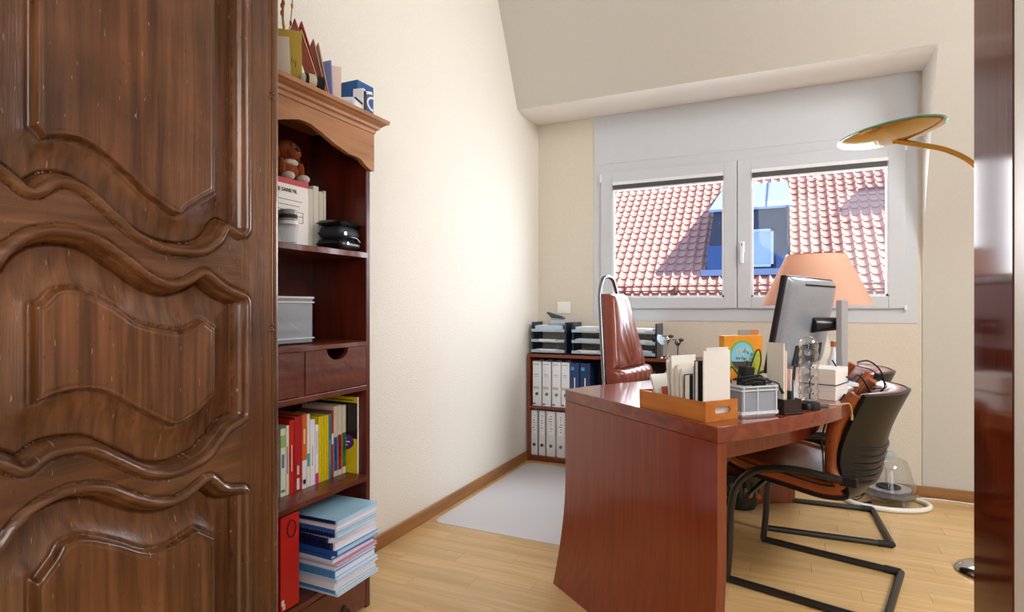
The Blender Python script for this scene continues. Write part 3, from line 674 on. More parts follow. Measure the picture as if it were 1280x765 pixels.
for k in range(7): g.box(-.02 - .006 * (k % 3), .012, .0332, .0338, .15 - k * .018, .1525 - k * .018)
g.build('fine_print', M_grey, cb, kind='stuff')
M_fur = plain('brown_plush', '#8a3f14', .95, bump=.6, bscale=220, var=.2); M_furw = plain('white_plush', '#d8cdbd', .95, bump=.6, bscale=220)
dog = thing('plush_dog', 'brown and white plush dog sitting on top of the white carton', 'toy', (-1.47, 1.395, Z1S + .2065))
def blob(c, r, q=12):
    g = G(); g.lathe([(max(1e-7, math.sin(PI * k / q)) * 1, -math.cos(PI * k / q)) for k in range(q + 1)], 18)
    g.v = [(c[0] + x * r[0], c[1] + y * r[1], c[2] + z * r[2]) for x, y, z in g.v]; return g
def merge(*gs):
    o = G()
    for a in gs: o.add(a.v, a.f)
    return o
merge(blob((0, 0, .040), (.038, .042, .041))).build('body', M_fur, dog, smooth=80)
hd = merge(blob((.008, -.002, .105), (.036, .040, .036))).build('head', M_fur, dog, smooth=80)
blob((.036, -.002, .094), (.022, .026, .018)).build('muzzle', M_fur, hd, smooth=80); blob((.054, -.002, .103), (.008, .010, .007)).build('nose', M_ink, hd, smooth=80)
for s in (-1, 1):
    blob((.0, s * .042, .092), (.016, .010, .036)).build('ear', M_fur, hd, smooth=80)
    blob((.038, s * .014, .118), (.005, .006, .007)).build('eye', M_ink, hd, smooth=80)
    blob((.044, s * .032, .015), (.024, .017, .0148)).build('paw', M_furw, dog, smooth=80); blob((.020, s * .040, .046), (.018, .013, .030)).build('arm', M_fur, dog, smooth=80)
blob((.024, 0, .066), (.018, .026, .012)).build('chest_patch', M_furw, dog, smooth=80)
for i, (lab, y0, y1, h) in enumerate((('white book leaning beside the white carton', 1.482, 1.512, .208), ('tall off-white book in the upper shelf', 1.513, 1.538, .222), ('cream white paperback in the upper shelf', 1.539, 1.562, .206), ('narrow white book nearest the bookcase side', 1.563, 1.574, .213))):
    book('book', lab, y0, y1, Z1S, h, ('#e8e4da', '#ece6d8', '#e4dece', '#e2dccb')[i], depth=.13, xf=-1.465, group='white books on the upper shelf', pages=M_paper)
cs = thing('camera_case', 'black padded camera case lying at the front of the upper shelf', 'case', (-1.405, 1.575, Z1S), .1)
def cushion(g, sx, sy, z0, z1, e=.35, nn=14, c=(0, 0)):
    for_ = []
    def fn(a, b, s):
        u, v = a * 2 - 1, b * 2 - 1; k = (max(0, 1 - abs(u) ** 5) * max(0, 1 - abs(v) ** 5)) ** e
        zm = (z0 + z1) / 2; return (c[0] + u * sx, c[1] + v * sy, zm + (k * (z1 - z0) / 2 if s else -k * (z1 - z0) / 2))
    return g.slab(fn, nn, nn)
cushion(G(), .05, .066, 0, .038).build('base', M_blacks, cs, smooth=60)
cushion(G(), .046, .060, .034, .082).build('pouch', plain('blue_black_fabric', '#20242e', .6, bump=.3, bscale=200), cs, smooth=60)
cushion(G(), .05, .064, .080, .102).build('lid', M_blacks, cs, smooth=60)
G().tube([(.048, -.05, .03), (.056, -.03, .045), (.057, .02, .042), (.05, .05, .03)], .004, 6).build('strap', M_blacks, cs, smooth=60)
G().box(.049, .055, -.045, -.035, .048, .058).box(.049, .055, -.03, -.022, .016, .024).build('buckle', M_chrome, cs)
tb = thing('plastic_tub', 'small clear plastic tub with grey lid in front of the white carton', 'container', (-1.379, 1.318, Z1S))
G().lathe([(0, .001), (.026, .001), (.029, .055), (.026, .056)], 24).build('tub', M_milk, tb, smooth=50)
G().lathe([(0, .056), (.030, .056), (.030, .066), (0, .066)], 24).build('lid', M_white2, tb, smooth=40)
tb = thing('lens_container', 'grey cylindrical lens container stacked on the clear tub', 'container', (-1.379, 1.318, Z1S + .0665))
G().lathe([(0, 0), (.026, 0), (.026, .034), (.022, .036), (0, .036)], 24).build('barrel', setmat('#8c9196', .35), tb, smooth=40)
G().lathe([(.0262, .008), (.0272, .008), (.0272, .020), (.0262, .020)], 24).build('dark_ring', M_ink, tb, smooth=40)

# middle shelf: translucent drawer box
pb = thing('storage_box', 'translucent plastic storage box holding papers above the bookcase drawers', 'box', (-1.42, 1.375, .9775))
def openbox(g, x0, x1, y0, y1, z0, z1, t=.003, b=.003):
    g.box(x0, x1, y0, y1, z0, z0 + b).box(x0, x0 + t, y0, y1, z0 + b, z1).box(x1 - t, x1, y0, y1, z0 + b, z1).box(x0 + t, x1 - t, y0, y0 + t, z0 + b, z1).box(x0 + t, x1 - t, y1 - t, y1, z0 + b, z1); return g
openbox(G(), -.11, .025, -.16, .062, .004, .150).build('shell', M_milk, pb, bevel=.002)
openbox(G(), -.114, .029, -.164, .066, .146, .153, .006).box(-.113, .028, -.163, -.160, .10, .106).box(.025, .029, -.16, .066, .132, .137).box(.025, .029, -.16, .066, .016, .021).box(-.11, .029, .062, .066, .132, .137).box(-.11, .029, .062, .066, .016, .021).build('rim', plain('frosted_rim', '#e6eaee', .35, trans=.2), pb, bevel=.001)
for k, (z0, c) in enumerate(((.01, '#c8ccd4'), (.05, '#e6e6ea'), (.09, '#b4bcc8'), (.112, '#eeeae4'))):
    t = thing('paper_bundle', ('grey', 'white', 'blue-grey', 'cream')[k] + ' paper bundle inside the translucent storage box', 'paper', (-1.46, 1.33, .9775 + z0 - .002), .03 * (k - 1.5), group='paper bundles in the storage box')
    G().box(-.06, .055, -.10, .08, 0, .02).build('sheets', setmat(c, .7), t, bevel=.002); G().box(-.06, .0555, -.1005, .0805, .008, .011).build('band', M_grey, t)

# on top of the bookcase
ZT = 1.7725
def card(label, y, h, w, col, lean, x=-1.335, col2=None, th=.003, name='greeting_card', rz=0, cat='card'):
    t = thing(name, label, cat, (x, y, ZT), 0, group='cards leaning on top of the bookcase')
    t.rotation_euler = (lean, 0, rz)
    G().box(-w, w * .2, 0, th * .45, 0, h).build('front_leaf', setmat(col, .55), t); G().box(-w, w * .2, th * .55, th, .001, h).build('back_leaf', setmat(col2 or col, .55), t)
    return t
ev = card('big yellow envelope with handwriting on the bookcase top', 1.326, .165, .11, '#c8a83c', .30, th=.004, name='envelope', rz=.75, cat='envelope', x=-1.36)
rr = random.Random(9); g = G()
for k in range(9): g.tube([(-.045 + k * .006, -.0006, .085 + rr.uniform(-.012, .006) - k * .002), (-.043 + k * .006, -.0006, .098 + rr.uniform(-.004, .008) - k * .002)], .0008, 4)
g.build('handwriting', M_ink, ev, kind='stuff')
card('white card with a green picture behind the armoire edge', 1.262, .12, .09, '#ece8da', .22, col2='#7aa05a', rz=.6)
card('tall yellow gift card with red branches', 1.235, .215, .07, '#d8bc50', .18, rz=.5, x=-1.46)
card('orange-red greeting card, tallest of the leaning fan', 1.405, .235, .07, '#c04a2c', .34, col2='#b03a2a', rz=-.62)
card('pale yellow folded card in the leaning fan', 1.416, .205, .07, '#d8cc8a', .33, rz=-.62)
card('bright red greeting card in the leaning fan', 1.424, .235, .07, '#c42a34', .31, col2='#a82028', rz=-.62)
card('beige greeting card behind the bright red one', 1.436, .185, .07, '#c8a486', .24, rz=-.62)
card('pale pink card beside the beige one', 1.446, .178, .06, '#d8b09a', .20, rz=-.62)
card('small periwinkle blue card standing upright', 1.452, .128, .05, '#7f8cc8', .06, th=.004)
card('short pale pink card turned outwards', 1.492, .125, .045, '#e8cfc0', .03, rz=.85)
# badger-like striped roll
bd = thing('striped_figure', 'small black and white striped plush figure lying under the cards', 'toy', (-1.315, 1.362, ZT + .0235))
m = Matrix.Rotation(1.15, 4, 'Z')
for nm, c, a, b in (('pale_body', '#cfc4ae', -.046, .0), ('black_face', '#191817', .0, .026), ('black_stripe', '#1d1c1b', -.034, -.024)):
    pr = []
    for k in range(9):
        u = a + (b - a) * k / 8; rr = .0235 * math.sqrt(max(0, 1 - (u / .052) ** 4)) + (.0006 if 'stripe' in nm else 0); pr.append((max(rr, .0), u))
    G().lathe(pr, 18, (0, 0, 0), m @ Matrix.Rotation(PI / 2, 4, 'Y')).build(nm, plain('plush_' + nm, c, .95, bump=.5, bscale=200), bd, smooth=70)
bx = thing('blue_box', 'blue carton with white swirl at the end of the bookcase top', 'box', (-1.335, 1.643, ZT))
G().box(-.09, 0, -.055, .032, 0, .118).build('body', M_blue, bx, bevel=.001)
g = G()
for k, (cx, cz, r0, r1) in enumerate(((.03, .05, .058, .046), (.034, .056, .032, .022))):
    A = [math.radians(95 + 165 * i / 20) for i in range(21)]; vs_ = []
    for a in A:
        for r in (r0, r1 + (r0 - r1) * .25 * math.sin((a - A[0]) / 2.9 * PI)): vs_.append((.0006, min(.0316, cx + r * math.cos(a) * 1.25), max(.002, cz + r * math.sin(a) * .85)))
    g.add(vs_, [(2 * i, 2 * i + 1, 2 * i + 3, 2 * i + 2) for i in range(20)])
g.build('white_swirl', M_card, bx)
wt = thing('white_holder', 'small white plastic holder lying beside the blue carton', 'holder', (-1.335, 1.545, ZT), .3)
cushion(G(), .035, .034, 0, .034, .25).build('shell', M_white2, wt, smooth=60); G().box(.030, .037, -.03, .03, .026, .030).build('slot', M_ink, wt)
wt = thing('tape_dispenser', 'white and black tape dispenser standing before the blue carton', 'dispenser', (-1.322, 1.596, ZT), .2)
G().box(-.03, .012, -.012, .008, 0, .085).build('body', M_white2, wt, bevel=.005); G().box(.012, .0145, -.010, .006, .004, .075).box(-.03, .01, .008, .011, .006, .07).build('cutter', M_ink, wt)
# dried twigs
tw = thing('dried_twigs', 'dried twigs with yellow and red seed heads rising above the cards', 'plant', (-1.40, 1.32, ZT))
rr = random.Random(3); g = G(); buds = []
for k in range(5):
    bx_, by_ = rr.uniform(-.02, .03), rr.uniform(-.03, .03); p = [(0, 0, 0)]; hgt_ = rr.uniform(.26, .42)
    for j in range(1, 7): p.append((bx_ * j / 6 + rr.uniform(-.004, .004), by_ * j / 6 + rr.uniform(-.004, .004), hgt_ * j / 6)); buds.append(p[-1])
    g.tube(p, .0016, 5)
g.build('stem', setmat('#9a7430', .8), tw, smooth=60)
gg = [blob(b, (.004, .004, .009), 6) for b in buds]
merge(*gg[::2]).build('seed_head', setmat('#c08a1e', .8), tw, smooth=60, kind='stuff'); merge(*gg[1::2]).build('berry', setmat('#a8481e', .7), tw, smooth=60, kind='stuff')

# ------------------------------------------------------------------ desk
DZ = .77
E1, E2, NC = Vector((.63, .777)), Vector((-.777, .63)), Vector((-.153, 1.652))
def dpt(s_, o_): return NC + E1 * s_ + E2 * o_
def foff(s_): return .178 * s_ * s_ + .50 * max(0, s_ - .55) ** 2
front = [dpt(s_, foff(s_)) for s_ in [1.62 * k / 26 for k in range(27)]]
userE = [Vector((p[0], p[1])) for p in bz([(-.772, 2.154, 0), (-.696, 2.311, 0), (-.561, 2.511, 0), (-.47, 2.70, 0), (-.43, 2.90, 0), (-.41, 3.10, 0), (-.42, 3.30, 0)], 4)]
outline = [tuple(p) for p in front] + [tuple(p) for p in userE[::-1]]
desk = thing('desk', 'curved mahogany desk with a thick top and solid end panel', 'desk', (-.25, 2.45, 0), world=True)
G().prism(outline, lambda u, v, w: (u, v, w), DZ - .045, DZ).build('desk_top', M_deskt, desk, smooth=30, bevel=.0015)
def endp(a, b, side):                                             # a along depth 0..1, b up 0..1
    zz = FZ + .0006 + b * (DZ - .047 - FZ); fl = .040 * max(0, (.42 - zz) / .42) ** 1.8 * (1 + .5 * a)
    p = dpt(-fl + (.034 if side else 0) + .0005, .002 + a * .793); return (p.x, p.y, zz)
G().slab(endp, 6, 24).build('end_panel', M_desk, desk, smooth=50)
fe, ue = front[-1], userE[-1]; ax = (ue - fe); inn = Vector((ax.y, -ax.x)).normalized()
if (Vector((-.05, 2.8)) - fe).dot(inn) < 0: inn = -inn
q = [fe, ue, ue + inn * .034, fe + inn * .034]
G().prism([tuple(p) for p in q], lambda u, v, w: (u, v, w), FZ + .0006, DZ - .047).build('end_panel', M_desk, desk, bevel=.001)
ap = []
for s_ in [.04 + (1.50 - .04) * k / 20 for k in range(21)]: ap.append(dpt(s_, foff(s_) + .14))
ap2 = [p + E2 * .022 for p in ap]
G().prism([tuple(p) for p in ap] + [tuple(p) for p in ap2[::-1]], lambda u, v, w: (u, v, w), .63, DZ - .0455).build('apron', M_desk, desk, smooth=30)

# ------------------------------------------------------------------ visitor chairs
def make_visitor():
    t = thing('visitor_chair', '', 'chair', (0, 0, 0))
    P = bz([(.262, 0, .432), (.20, 0, .412), (.05, 0, .390), (-.08, 0, .372), (-.165, 0, .388), (-.212, 0, .445), (-.232, 0, .53), (-.264, 0, .65), (-.318, 0, .778)], 8)
    N_ = len(P)
    def prof(a):
        x = a * (N_ - 1); i = min(int(x), N_ - 2); f = x - i; p = P[i].lerp(P[i + 1], f); tg = (P[i + 1] - P[i]).normalized(); return p, Vector((-tg.z, 0, tg.x))   # normal points up / forward
    def pt(a, v, off):
        p, n_ = prof(a); n_ = -n_ if n_.z < 0 and a < .4 else n_
        if n_.z < 0 or (a > .6 and n_.x < 0): n_ = -n_
        back = min(1, max(0, (a - .42) / .4)); back = back * back * (3 - 2 * back)
        hw = .250 - .012 * max(0, (.2 - a) / .2) + .008 * back
        u = p.x + n_.x * off + back * .105 * abs(v) ** 2.4; z_ = p.z + n_.z * off + (1 - back) * .028 * v * v
        nn = Vector((0, -v * .35 * back, 0)) * off
        return (u, hw * v * (1 - .02 * back * abs(v)) + nn.y, z_)
    def sl(a0, a1, o0, o1, vw, bul=0):
        def fn(a, b, s_):
            v = (b * 2 - 1) * vw; aa = a0 + (a1 - a0) * a
            o = o0 if s_ == 0 else o1 + bul * (1 - (b * 2 - 1) ** 4) * math.sin(PI * min(1, max(0, a))) ** .5
            return pt(aa, v, o)
        return fn
    G().slab(sl(0, 1, 0, .014, 1.0), 60, 26).build('shell', M_blackp, t, smooth=50)
    def rounded(a0, a1, o0, o1, vw, waves=0):
        def fn(a, b, s_):
            v0 = b * 2 - 1; aa = a0 + (a1 - a0) * a
            k = (max(0, 1 - abs(v0) ** 8) * max(0, 1 - abs(a * 2 - 1) ** 10)) ** .4
            o = o0 if s_ == 0 else o0 + .012 + (o1 - o0 - .012) * k + (.005 * math.sin(a * PI * waves) * k if waves else 0)
            return pt(aa, v0 * (vw + (.03 * math.sin(a * PI * 3.2) if waves else 0)), o)
        return fn
    st = G().slab(rounded(.005, .50, .0145, .072, .985), 26, 22).build('seat_cushion', M_leather, t, smooth=60)
    bk = G().slab(rounded(.545, .995, .0145, .066, .965, 3), 30, 22).build('back_cushion', M_leather, t, smooth=60)
    for nm, par, a0, a1, off in (('seat_edge', st, .02, .49, .044), ('back_edge', bk, .55, .985, .040)):
        for s_ in (-1, 1):
            G().tube([pt(a0 + (a1 - a0) * k / 24, s_ * (.985 + (.03 * math.sin(k / 24 * PI * 3.2) if nm == 'back_edge' else 0)), off) for k in range(25)], .026, 8).build(nm, M_leathere, par, smooth=60)
            G().tube([pt(a0 + (a1 - a0) * k / 24, s_ * (1.075 + (.03 * math.sin(k / 24 * PI * 3.2) if nm == 'back_edge' else 0)), off + .006) for k in range(25)], .0035, 6).build('piping', M_ink, par, smooth=60)
    for k in range(6):
        aa = .62 + k * .034
        path = []
        for j in range(21):
            v = (-.90 + 1.80 * j / 20); q = pt(aa + .030 * (v / .9) ** 2, v, -.001); path.append(q)
        G().tube(path, [0.0085 * max(.05, 1 - abs(2 * j / 20 - 1) ** 6) for j in range(21)], 8).build('rib', M_blackp, t, smooth=60)
    r = .0135; w = .245
    fr = G()
    for s_ in (-1, 1):
        y = s_ * w
        fr.tube([(-.266, y, r), (.266, y, r)], r, 10)
        pth = bz([(.262, y, r), (.250, y * 1.01, .15), (.243, y * 1.04, .29), (.215, y * 1.09, .395), (.15, y * 1.115, .463), (.06, y * 1.12, .488), (-.03, y * 1.12, .492), (-.145, y * 1.10, .482)], 6)
        fr.tube(pth, .014, 10)
    fr.tube([(-.266, -w, r), (-.266, w, r)], r, 10)
    fr.build('sled_frame', M_tubeb, t, smooth=50)
    for s_ in (-1, 1):
        G().box(-.19, -.135, s_ * .262 - .012, s_ * .262 + .012, .462, .498).build('arm_end', M_blackp, t, bevel=.006)
        G().tube([(-.266, s_ * w, r), (-.21, s_ * w, r)], .0155, 10).build('floor_glide', M_ink, t, smooth=50)
    g = G().tube([(.18, -w * 1.05, .36), (.16, -.12, .385), (.16, .12, .385), (.18, w * 1.05, .36)], .010, 8); g.build('cross_bar', M_tubeb, t, smooth=50)
    return t
vc = make_visitor()
vc.location = (.124, 2.589, FZ); vc.rotation_euler = (0, 0, math.radians(165.6))
vc['label'] = 'brown leather visitor chair with ribbed black shell, nearer of the two'
vc2 = copy_tree(vc); vc2.location = (.185, 3.30, FZ); vc2.rotation_euler = (0, 0, math.radians(182))
vc2['label'] = 'brown leather visitor chair closer to the window, half hidden by the nearer one'
vc['group'] = vc2['group'] = 'visitor chairs at the desk'

# ------------------------------------------------------------------ office chair behind the desk
oc = thing('office_chair', 'high-back burgundy leather office chair with chrome hoop behind the desk', 'chair', (-.70, 3.06, FZ), math.atan2(-.22, .975))
REC = math.tan(math.radians(11)); ZB = .50
def bw(z): # half width of the tapered backrest
    k = (z - .66) / (1.15 - .66); return .205 - .118 * max(0, min(1, k)) ** 1.05
def backfn(a, b, s_, z0=.758, z1=1.150, th=.075):
    z = z0 + (z1 - z0) * a; v = b * 2 - 1; w = bw(z)
    xb = -.06 - (z - .66) * REC
    k = (max(0, 1 - abs(v) ** 6) * max(0, 1 - abs(a * 2 - 1) ** 14)) ** .45
    fan = math.atan2(v * .9, a + .12); fold = .007 * math.sin(fan * 13) * math.exp(-((a - .12) / .30) ** 2) * (1 - v * v) + .006 * (1 - v * v) * math.sin(a * PI)
    x = xb if s_ == 0 else xb + .045 + (th - .045) * k + fold * k
    return (x, v * w, z)
G().slab(backfn, 40, 40).build('backrest', M_leatherr, oc, smooth=60)
def rollfn(a, b, s_):
    z = .668 + .095 * a; v = b * 2 - 1; w = bw(.70) + .006; xb = -.058 - (z - .66) * REC * .6
    k = math.sqrt(max(0, 1 - (a * 2 - 1) ** 4)) * (1 - abs(v) ** 8) ** .4 if abs(v) < 1 else 0
    x = xb if s_ == 0 else xb + .03 + .065 * k + .003 * math.sin(v * 22) * k
    return (x, v * w, z)
G().slab(rollfn, 14, 30).build('lumbar_roll', M_leatherr, oc, smooth=60)
def lowfn(a, b, s_):
    z = .46 + .205 * a; v = b * 2 - 1; k = (1 - abs(v) ** 6) if abs(v) < 1 else 0
    return ((-.055 if s_ == 0 else -.01 + .035 * max(0, k) ** .4), v * .20, z)
G().slab(lowfn, 8, 16).build('lower_cushion', M_leatherr, oc, smooth=60)
pth = []
for s_ in (-1,): pass
L_ = [(-.052 - (z - .66) * REC - .014, -(bw(z) + .012), z) for z in (.42, .55, .66, .76, .86, .96, 1.06, 1.13)]
hoop = [(-.052 - (1.19 - .66) * REC - .008, -.082, 1.19), (-.165, -.055, 1.232), (-.165, 0, 1.246), (-.165, .055, 1.232), (-.052 - (1.19 - .66) * REC - .008, .082, 1.19)]
R_ = [(x, -y, z) for x, y, z in L_[::-1]]
G().tube(bz(L_ + hoop + R_, 4), .0105, 10).build('back_hoop', M_dchrome, oc, smooth=60)
for s_ in (-1, 1):
    G().tube(bz([(-.04, s_ * .20, .50), (-.03, s_ * .265, .60), (.0, s_ * .285, .648), (.10, s_ * .29, .662), (.20, s_ * .285, .650), (.24, s_ * .28, .60), (.22, s_ * .26, .47)], 5), .0125, 8).build('armrest', M_dchrome, oc, smooth=60)
    G().box(-.02, .20, s_ * .288 - .02, s_ * .288 + .02, .668, .684).build('arm_pad', M_blacks, oc, bevel=.006)
cg = G(); cushion(cg, .245, .235, .38, .475, .3, 18, (.20, 0)); cg.build('seat', M_leatherr, oc, smooth=60)
G().lathe([(.032, .10), (.032, .26), (.022, .26), (.022, .38)], 16, (.16, 0, 0)).build('gas_column', M_blacks, oc, smooth=40)
for k in range(5):
    a = 2 * PI * k / 5 + .4; cx, cy = .16 + .26 * math.cos(a), .26 * math.sin(a)
    G().tube([(.16, 0, .105), (.16 + .14 * math.cos(a), .14 * math.sin(a), .088), (cx, cy, .062)], [.022, .018, .012], 8).build('base_leg', M_dchrome, oc, smooth=50)
    G().lathe([(.0, -.018), (.026, -.018), (.028, 0), (.026, .018), (0, .018)], 14, (cx, cy, .0285), Matrix.Rotation(a, 4, 'Z') @ Matrix.Rotation(PI / 2, 4, 'X')).build('caster', M_blacks, oc, smooth=50)

# chair mat
r = .05; pts = []
MX0, MX1, MY0, MY1 = -1.585, -.46, 2.455, 3.66
for cx, cy, a0 in ((MX1 - r, MY0 + r, -90), (MX1 - r, MY1 - r, 0), (MX0 + r, MY1 - r, 90), (MX0 + r, MY0 + r, 180)):
    pts += [(cx + r * math.cos(math.radians(a0 + 15 * k)), cy + r * math.sin(math.radians(a0 + 15 * k))) for k in range(7)]
tag(G().prism(pts, lambda u, v, w: (u, v, w), FZ + .0002, FZ + .0032).build('chair_mat', M_mat), 'translucent white plastic chair mat lying on the oak floor', 'mat')
oc.location.z = FZ + .0032

# ------------------------------------------------------------------ low shelf with binders and letter trays
LX0, LX1, LYF, LYB, LZ = -1.615, -.44, 3.722, 3.944, .764
ls = thing('low_bookcase', 'low reddish bookcase with binders below the window', 'bookcase', ((LX0 + LX1) / 2, 3.83, 0), world=True)
M_lowv = wood('low_shelf_side', '#6b2c12', '#8f4522', '#7d3819', scale=(26, 26, 3), rough=.4, coat=.3, bump=.05)
G().box(LX0, LX1, LYF, LYB, LZ - .022, LZ).build('top_board', M_lowsh, ls, bevel=.001)
for x in (LX0, LX1 - .018): G().box(x, x + .018, LYF, LYB, FZ, LZ - .022).build('side_panel', M_lowv, ls)
G().box(-1.028, -1.010, LYF + .004, LYB, .045, LZ - .022).build('divider', M_lowv, ls)
for z, xa, xb in ((.398, LX0 + .018, -1.028), (.398, -1.01, LX1 - .018), (.052, LX0 + .018, LX1 - .018)): G().box(xa, xb, LYF + .002, LYB, z - .018, z).build('shelf', M_lowsh, ls)
G().box(LX0 + .018, LX1 - .018, LYF + .012, LYF + .024, FZ, .034).build('kickboard', M_lowsh, ls)
G().box(LX0 + .018, LX1 - .018, LYB - .005, LYB, .034, LZ - .022).build('back_panel', plain('dark_back', '#33170c', .7), ls)
def binder(label, x0, x1, z0, col, h=.312, kind='print'):
    t = thing('binder', label, 'binder', ((x0 + x1) / 2, LYF + .016, z0), group='ring binders in the low bookcase')
    w = (x1 - x0) / 2 - .0006; c = setmat(col, .45)
    G().box(-w, w, 0, .003, 0, h).box(-w, -w + .003, .003, .195, 0, h).box(w - .003, w, .003, .195, 0, h).build('cover', c, t, bevel=.001)
    G().box(-w + .004, w - .004, .02, .19, .004, h - .012).build('papers', M_paper, t)
    zr = .085 if kind != 'hand' else .072
    if kind != 'navy':
        R = Matrix.Rotation(PI / 2, 4, 'X')
        rg = G().lathe([(.0075, -.0005), (.0115, -.0005), (.0115, .0016), (.0075, .0016)], 18, (0, 0, zr), R).build('finger_ring', M_dchrome, t, smooth=40)
        G().lathe([(0, .0002), (.0088, .0002), (.0088, .0008), (0, .0008)], 16, (0, 0, zr), R).build('finger_hole', M_ink, t)
    g = G()
    if kind == 'print':
        g.box(-w * .8, w * .5, -.0008, 0, h * .93, h * .945).box(-w * .6, w * .3, -.0008, 0, h * .70, h * .715).box(-w * .6, w * .4, -.0008, 0, h * .66, h * .667)
        G().box(-w * .85, w * .45, -.0009, 0, h * .38, h * .44).build('printed_patch', setmat('#b9b4a4', .6), t)
        G().box(-w * .9, -w * .35, -.0010, 0, h * .03, h * .065).build('blue_mark', setmat('#2c5ca8', .5), t)
        g.build('print_line', M_grey, t, kind='stuff')
    elif kind == 'hand':
        rr = random.Random(label)
        for k in range(7):
            zc = h * (.88 - k * .055); g.box(-w * rr.uniform(.1, .45), w * rr.uniform(.1, .45), -.0008, 0, zc, zc + .005)
        G().box(-w * .55, w * .6, -.0005, 0, h * .48, h * .95).build('spine_label', setmat('#f4f4f2', .6), t)
        g.build('handwriting', setmat('#55555e', .7), t, kind='stuff')
    else:
        g.box(-w * .1, w * .12, -.0008, 0, h * .42, h * .68); g.build('print_line', M_paper, t, kind='stuff')
        G().box(-w * .8, -w * .1, -.001, 0, h * .84, h * .91).build('logo_square', setmat('#3fa4d8', .5), t)
for x0, x1, col, lab, kd in ((-1.582, -1.517, '#e4e6ea', 'white printed ring binder nearest the corner, upper row', 'print'), (-1.508, -1.445, '#e2e4e8', 'white printed ring binder, second of the upper row', 'print'),
                        (-1.435, -1.372, '#e6e8ec', 'white printed ring binder, third of the upper row', 'print'), (-1.368, -1.308, '#e4e6ea', 'white printed ring binder beside the navy ones', 'print'),
                        (-1.304, -1.238, '#1d3a6e', 'navy ring binder beside the white ones', 'navy'), (-1.232, -1.162, '#1a3464', 'navy ring binder next to the office chair', 'navy')):
    binder(lab, x0, x1, .3985, col, kind=kd)
for x0, x1, lab in ((-1.594, -1.547, 'narrow white binder with a handwritten spine nearest the corner, lower row'), (-1.534, -1.488, 'narrow white binder with a handwritten spine, second of the lower row'),
                    (-1.478, -1.412, 'wide white binder with a handwritten spine, lower row'), (-1.404, -1.340, 'white binder in the lower row partly hidden by the desk')):
    binder(lab, x0, x1, .0525, '#e4e4e6', kind='hand')
rr = random.Random(11); x = -1.0
cols = ['#d8d0c4', '#2a2a32', '#c8c0b8', '#b02a20', '#d8d4cc', '#e0d8c8', '#8a8a94', '#3a3a48', '#c8b89a', '#d4ccc4', '#9a2018', '#e4dccf', '#50505a', '#c4b8a8', '#d8cfc0', '#2c4a78', '#ddd', '#a89a88']
names_c = ['pale grey', 'black', 'light grey', 'red', 'off-white', 'cream', 'mid grey', 'dark slate', 'tan', 'warm grey', 'dark red', 'ivory', 'charcoal', 'beige', 'sand', 'blue', 'silver grey', 'brown grey']
for i, c in enumerate(cols):
    w = rr.uniform(.018, .030)
    if x + w > LX1 - .03: break
    if c == '#ddd': c = '#dddddd'
    book('paperback', names_c[i] + ' paperback in the low bookcase behind the office chair', 0, w, .3985, rr.uniform(.24, .29), c, depth=.13, xf=0, group='paperbacks in the low bookcase')
    o = [q for q in bpy.data.objects if q.get('group') == 'paperbacks in the low bookcase'][-1] if False else None
    x += w
# turn the paperbacks so that their spines face the room
x = -1.0
for o in [q for q in COL.objects if q.get('group') == 'paperbacks in the low bookcase']:
    w = o.location.y * 2; o.location = (x + w / 2, LYF + .03, .3985); o.rotation_euler = (0, 0, -PI / 2); x += w + .0006

def letter_tray(label, x0, x1):
    t = thing('letter_tray', label, 'tray', ((x0 + x1) / 2, LYF + .01, LZ + .0005), group='letter trays on the low bookcase')
    w = (x1 - x0) / 2; d = .215
    for s_ in (-1, 1):
        G().box(s_ * w - (.010 if s_ > 0 else 0), s_ * w + (.010 if s_ < 0 else 0), 0 if s_ > 0 else .03, d, 0, .222).build('side_frame', M_navy, t, bevel=.003)
    for k in range(3):
        zz = .012 + k * .072
        sh = G().box(-w + .010, w - .010, -.004, d, zz, zz + .006).build('tray', M_navy, t)
        G().box(-w + .010, -w + .012 + .06, -.010, -.004, zz, zz + .020).box(w - .075, w - .010, -.010, -.004, zz, zz + .020).box(-w + .07, w - .075, -.010, -.004, zz, zz + .007).build('front_lip', plain('ice_blue_plastic', '#b9cbd8', .25, trans=.25), sh, bevel=.001)
    return t
trays = [('letter tray tower nearest the corner, with a hole punch on top', -1.598, -1.330), ('letter tray tower between the corner one and the office chair', -1.298, -1.035), ('letter tray tower beside the metal figurines', -.985, -.715)]
pc = [('#c9d6e2', .024), ('#e8eaee', .018), ('#b4c6da', .028)]
for i, (lab, a, b) in enumerate(trays):
    letter_tray(lab, a, b)
    for k in range(3):
        c, th = pc[(i + k) % 3]; zz = LZ + .0005 + .012 + k * .072 + .0062; th = th * (1.3 if k == 2 else .6 + .15 * i)
        t = thing('paper_pile', ('pale blue-white', 'white', 'blue-grey')[(i + k) % 3] + ' paper pile in the ' + ('bottom', 'middle', 'top')[k] + ' tray of the ' + ('corner tower', 'second tower', 'tower by the figurines')[i], 'paper', ((a + b) / 2 + .005, LYF + .115, zz), .02 * (k - 1), group='paper piles in the letter trays')
        G().box(-.105, .10, -.100, .095, 0, th).build('sheets', setmat(c, .6), t, bevel=.0015); G().box(-.09, .07, -.096, .08, th, th + .002).build('top_sheet', M_paper, t)
hp = thing('hole_punch', 'dark grey hole punch standing on the corner letter tray tower', 'hole punch', (-1.425, 3.80, LZ + .196), .15)
hp.location.z = LZ + .0005 + .012 + 2 * .072 + .0062 + pc[2][1] * 1.3 + .0025
G().box(-.055, .055, -.05, .05, 0, .012).build('base', setmat('#8fa3b6', .3), hp, bevel=.004)
G().box(-.045, .045, -.012, .030, .012, .040).build('body', setmat('#c4d0da', .35), hp, bevel=.005)
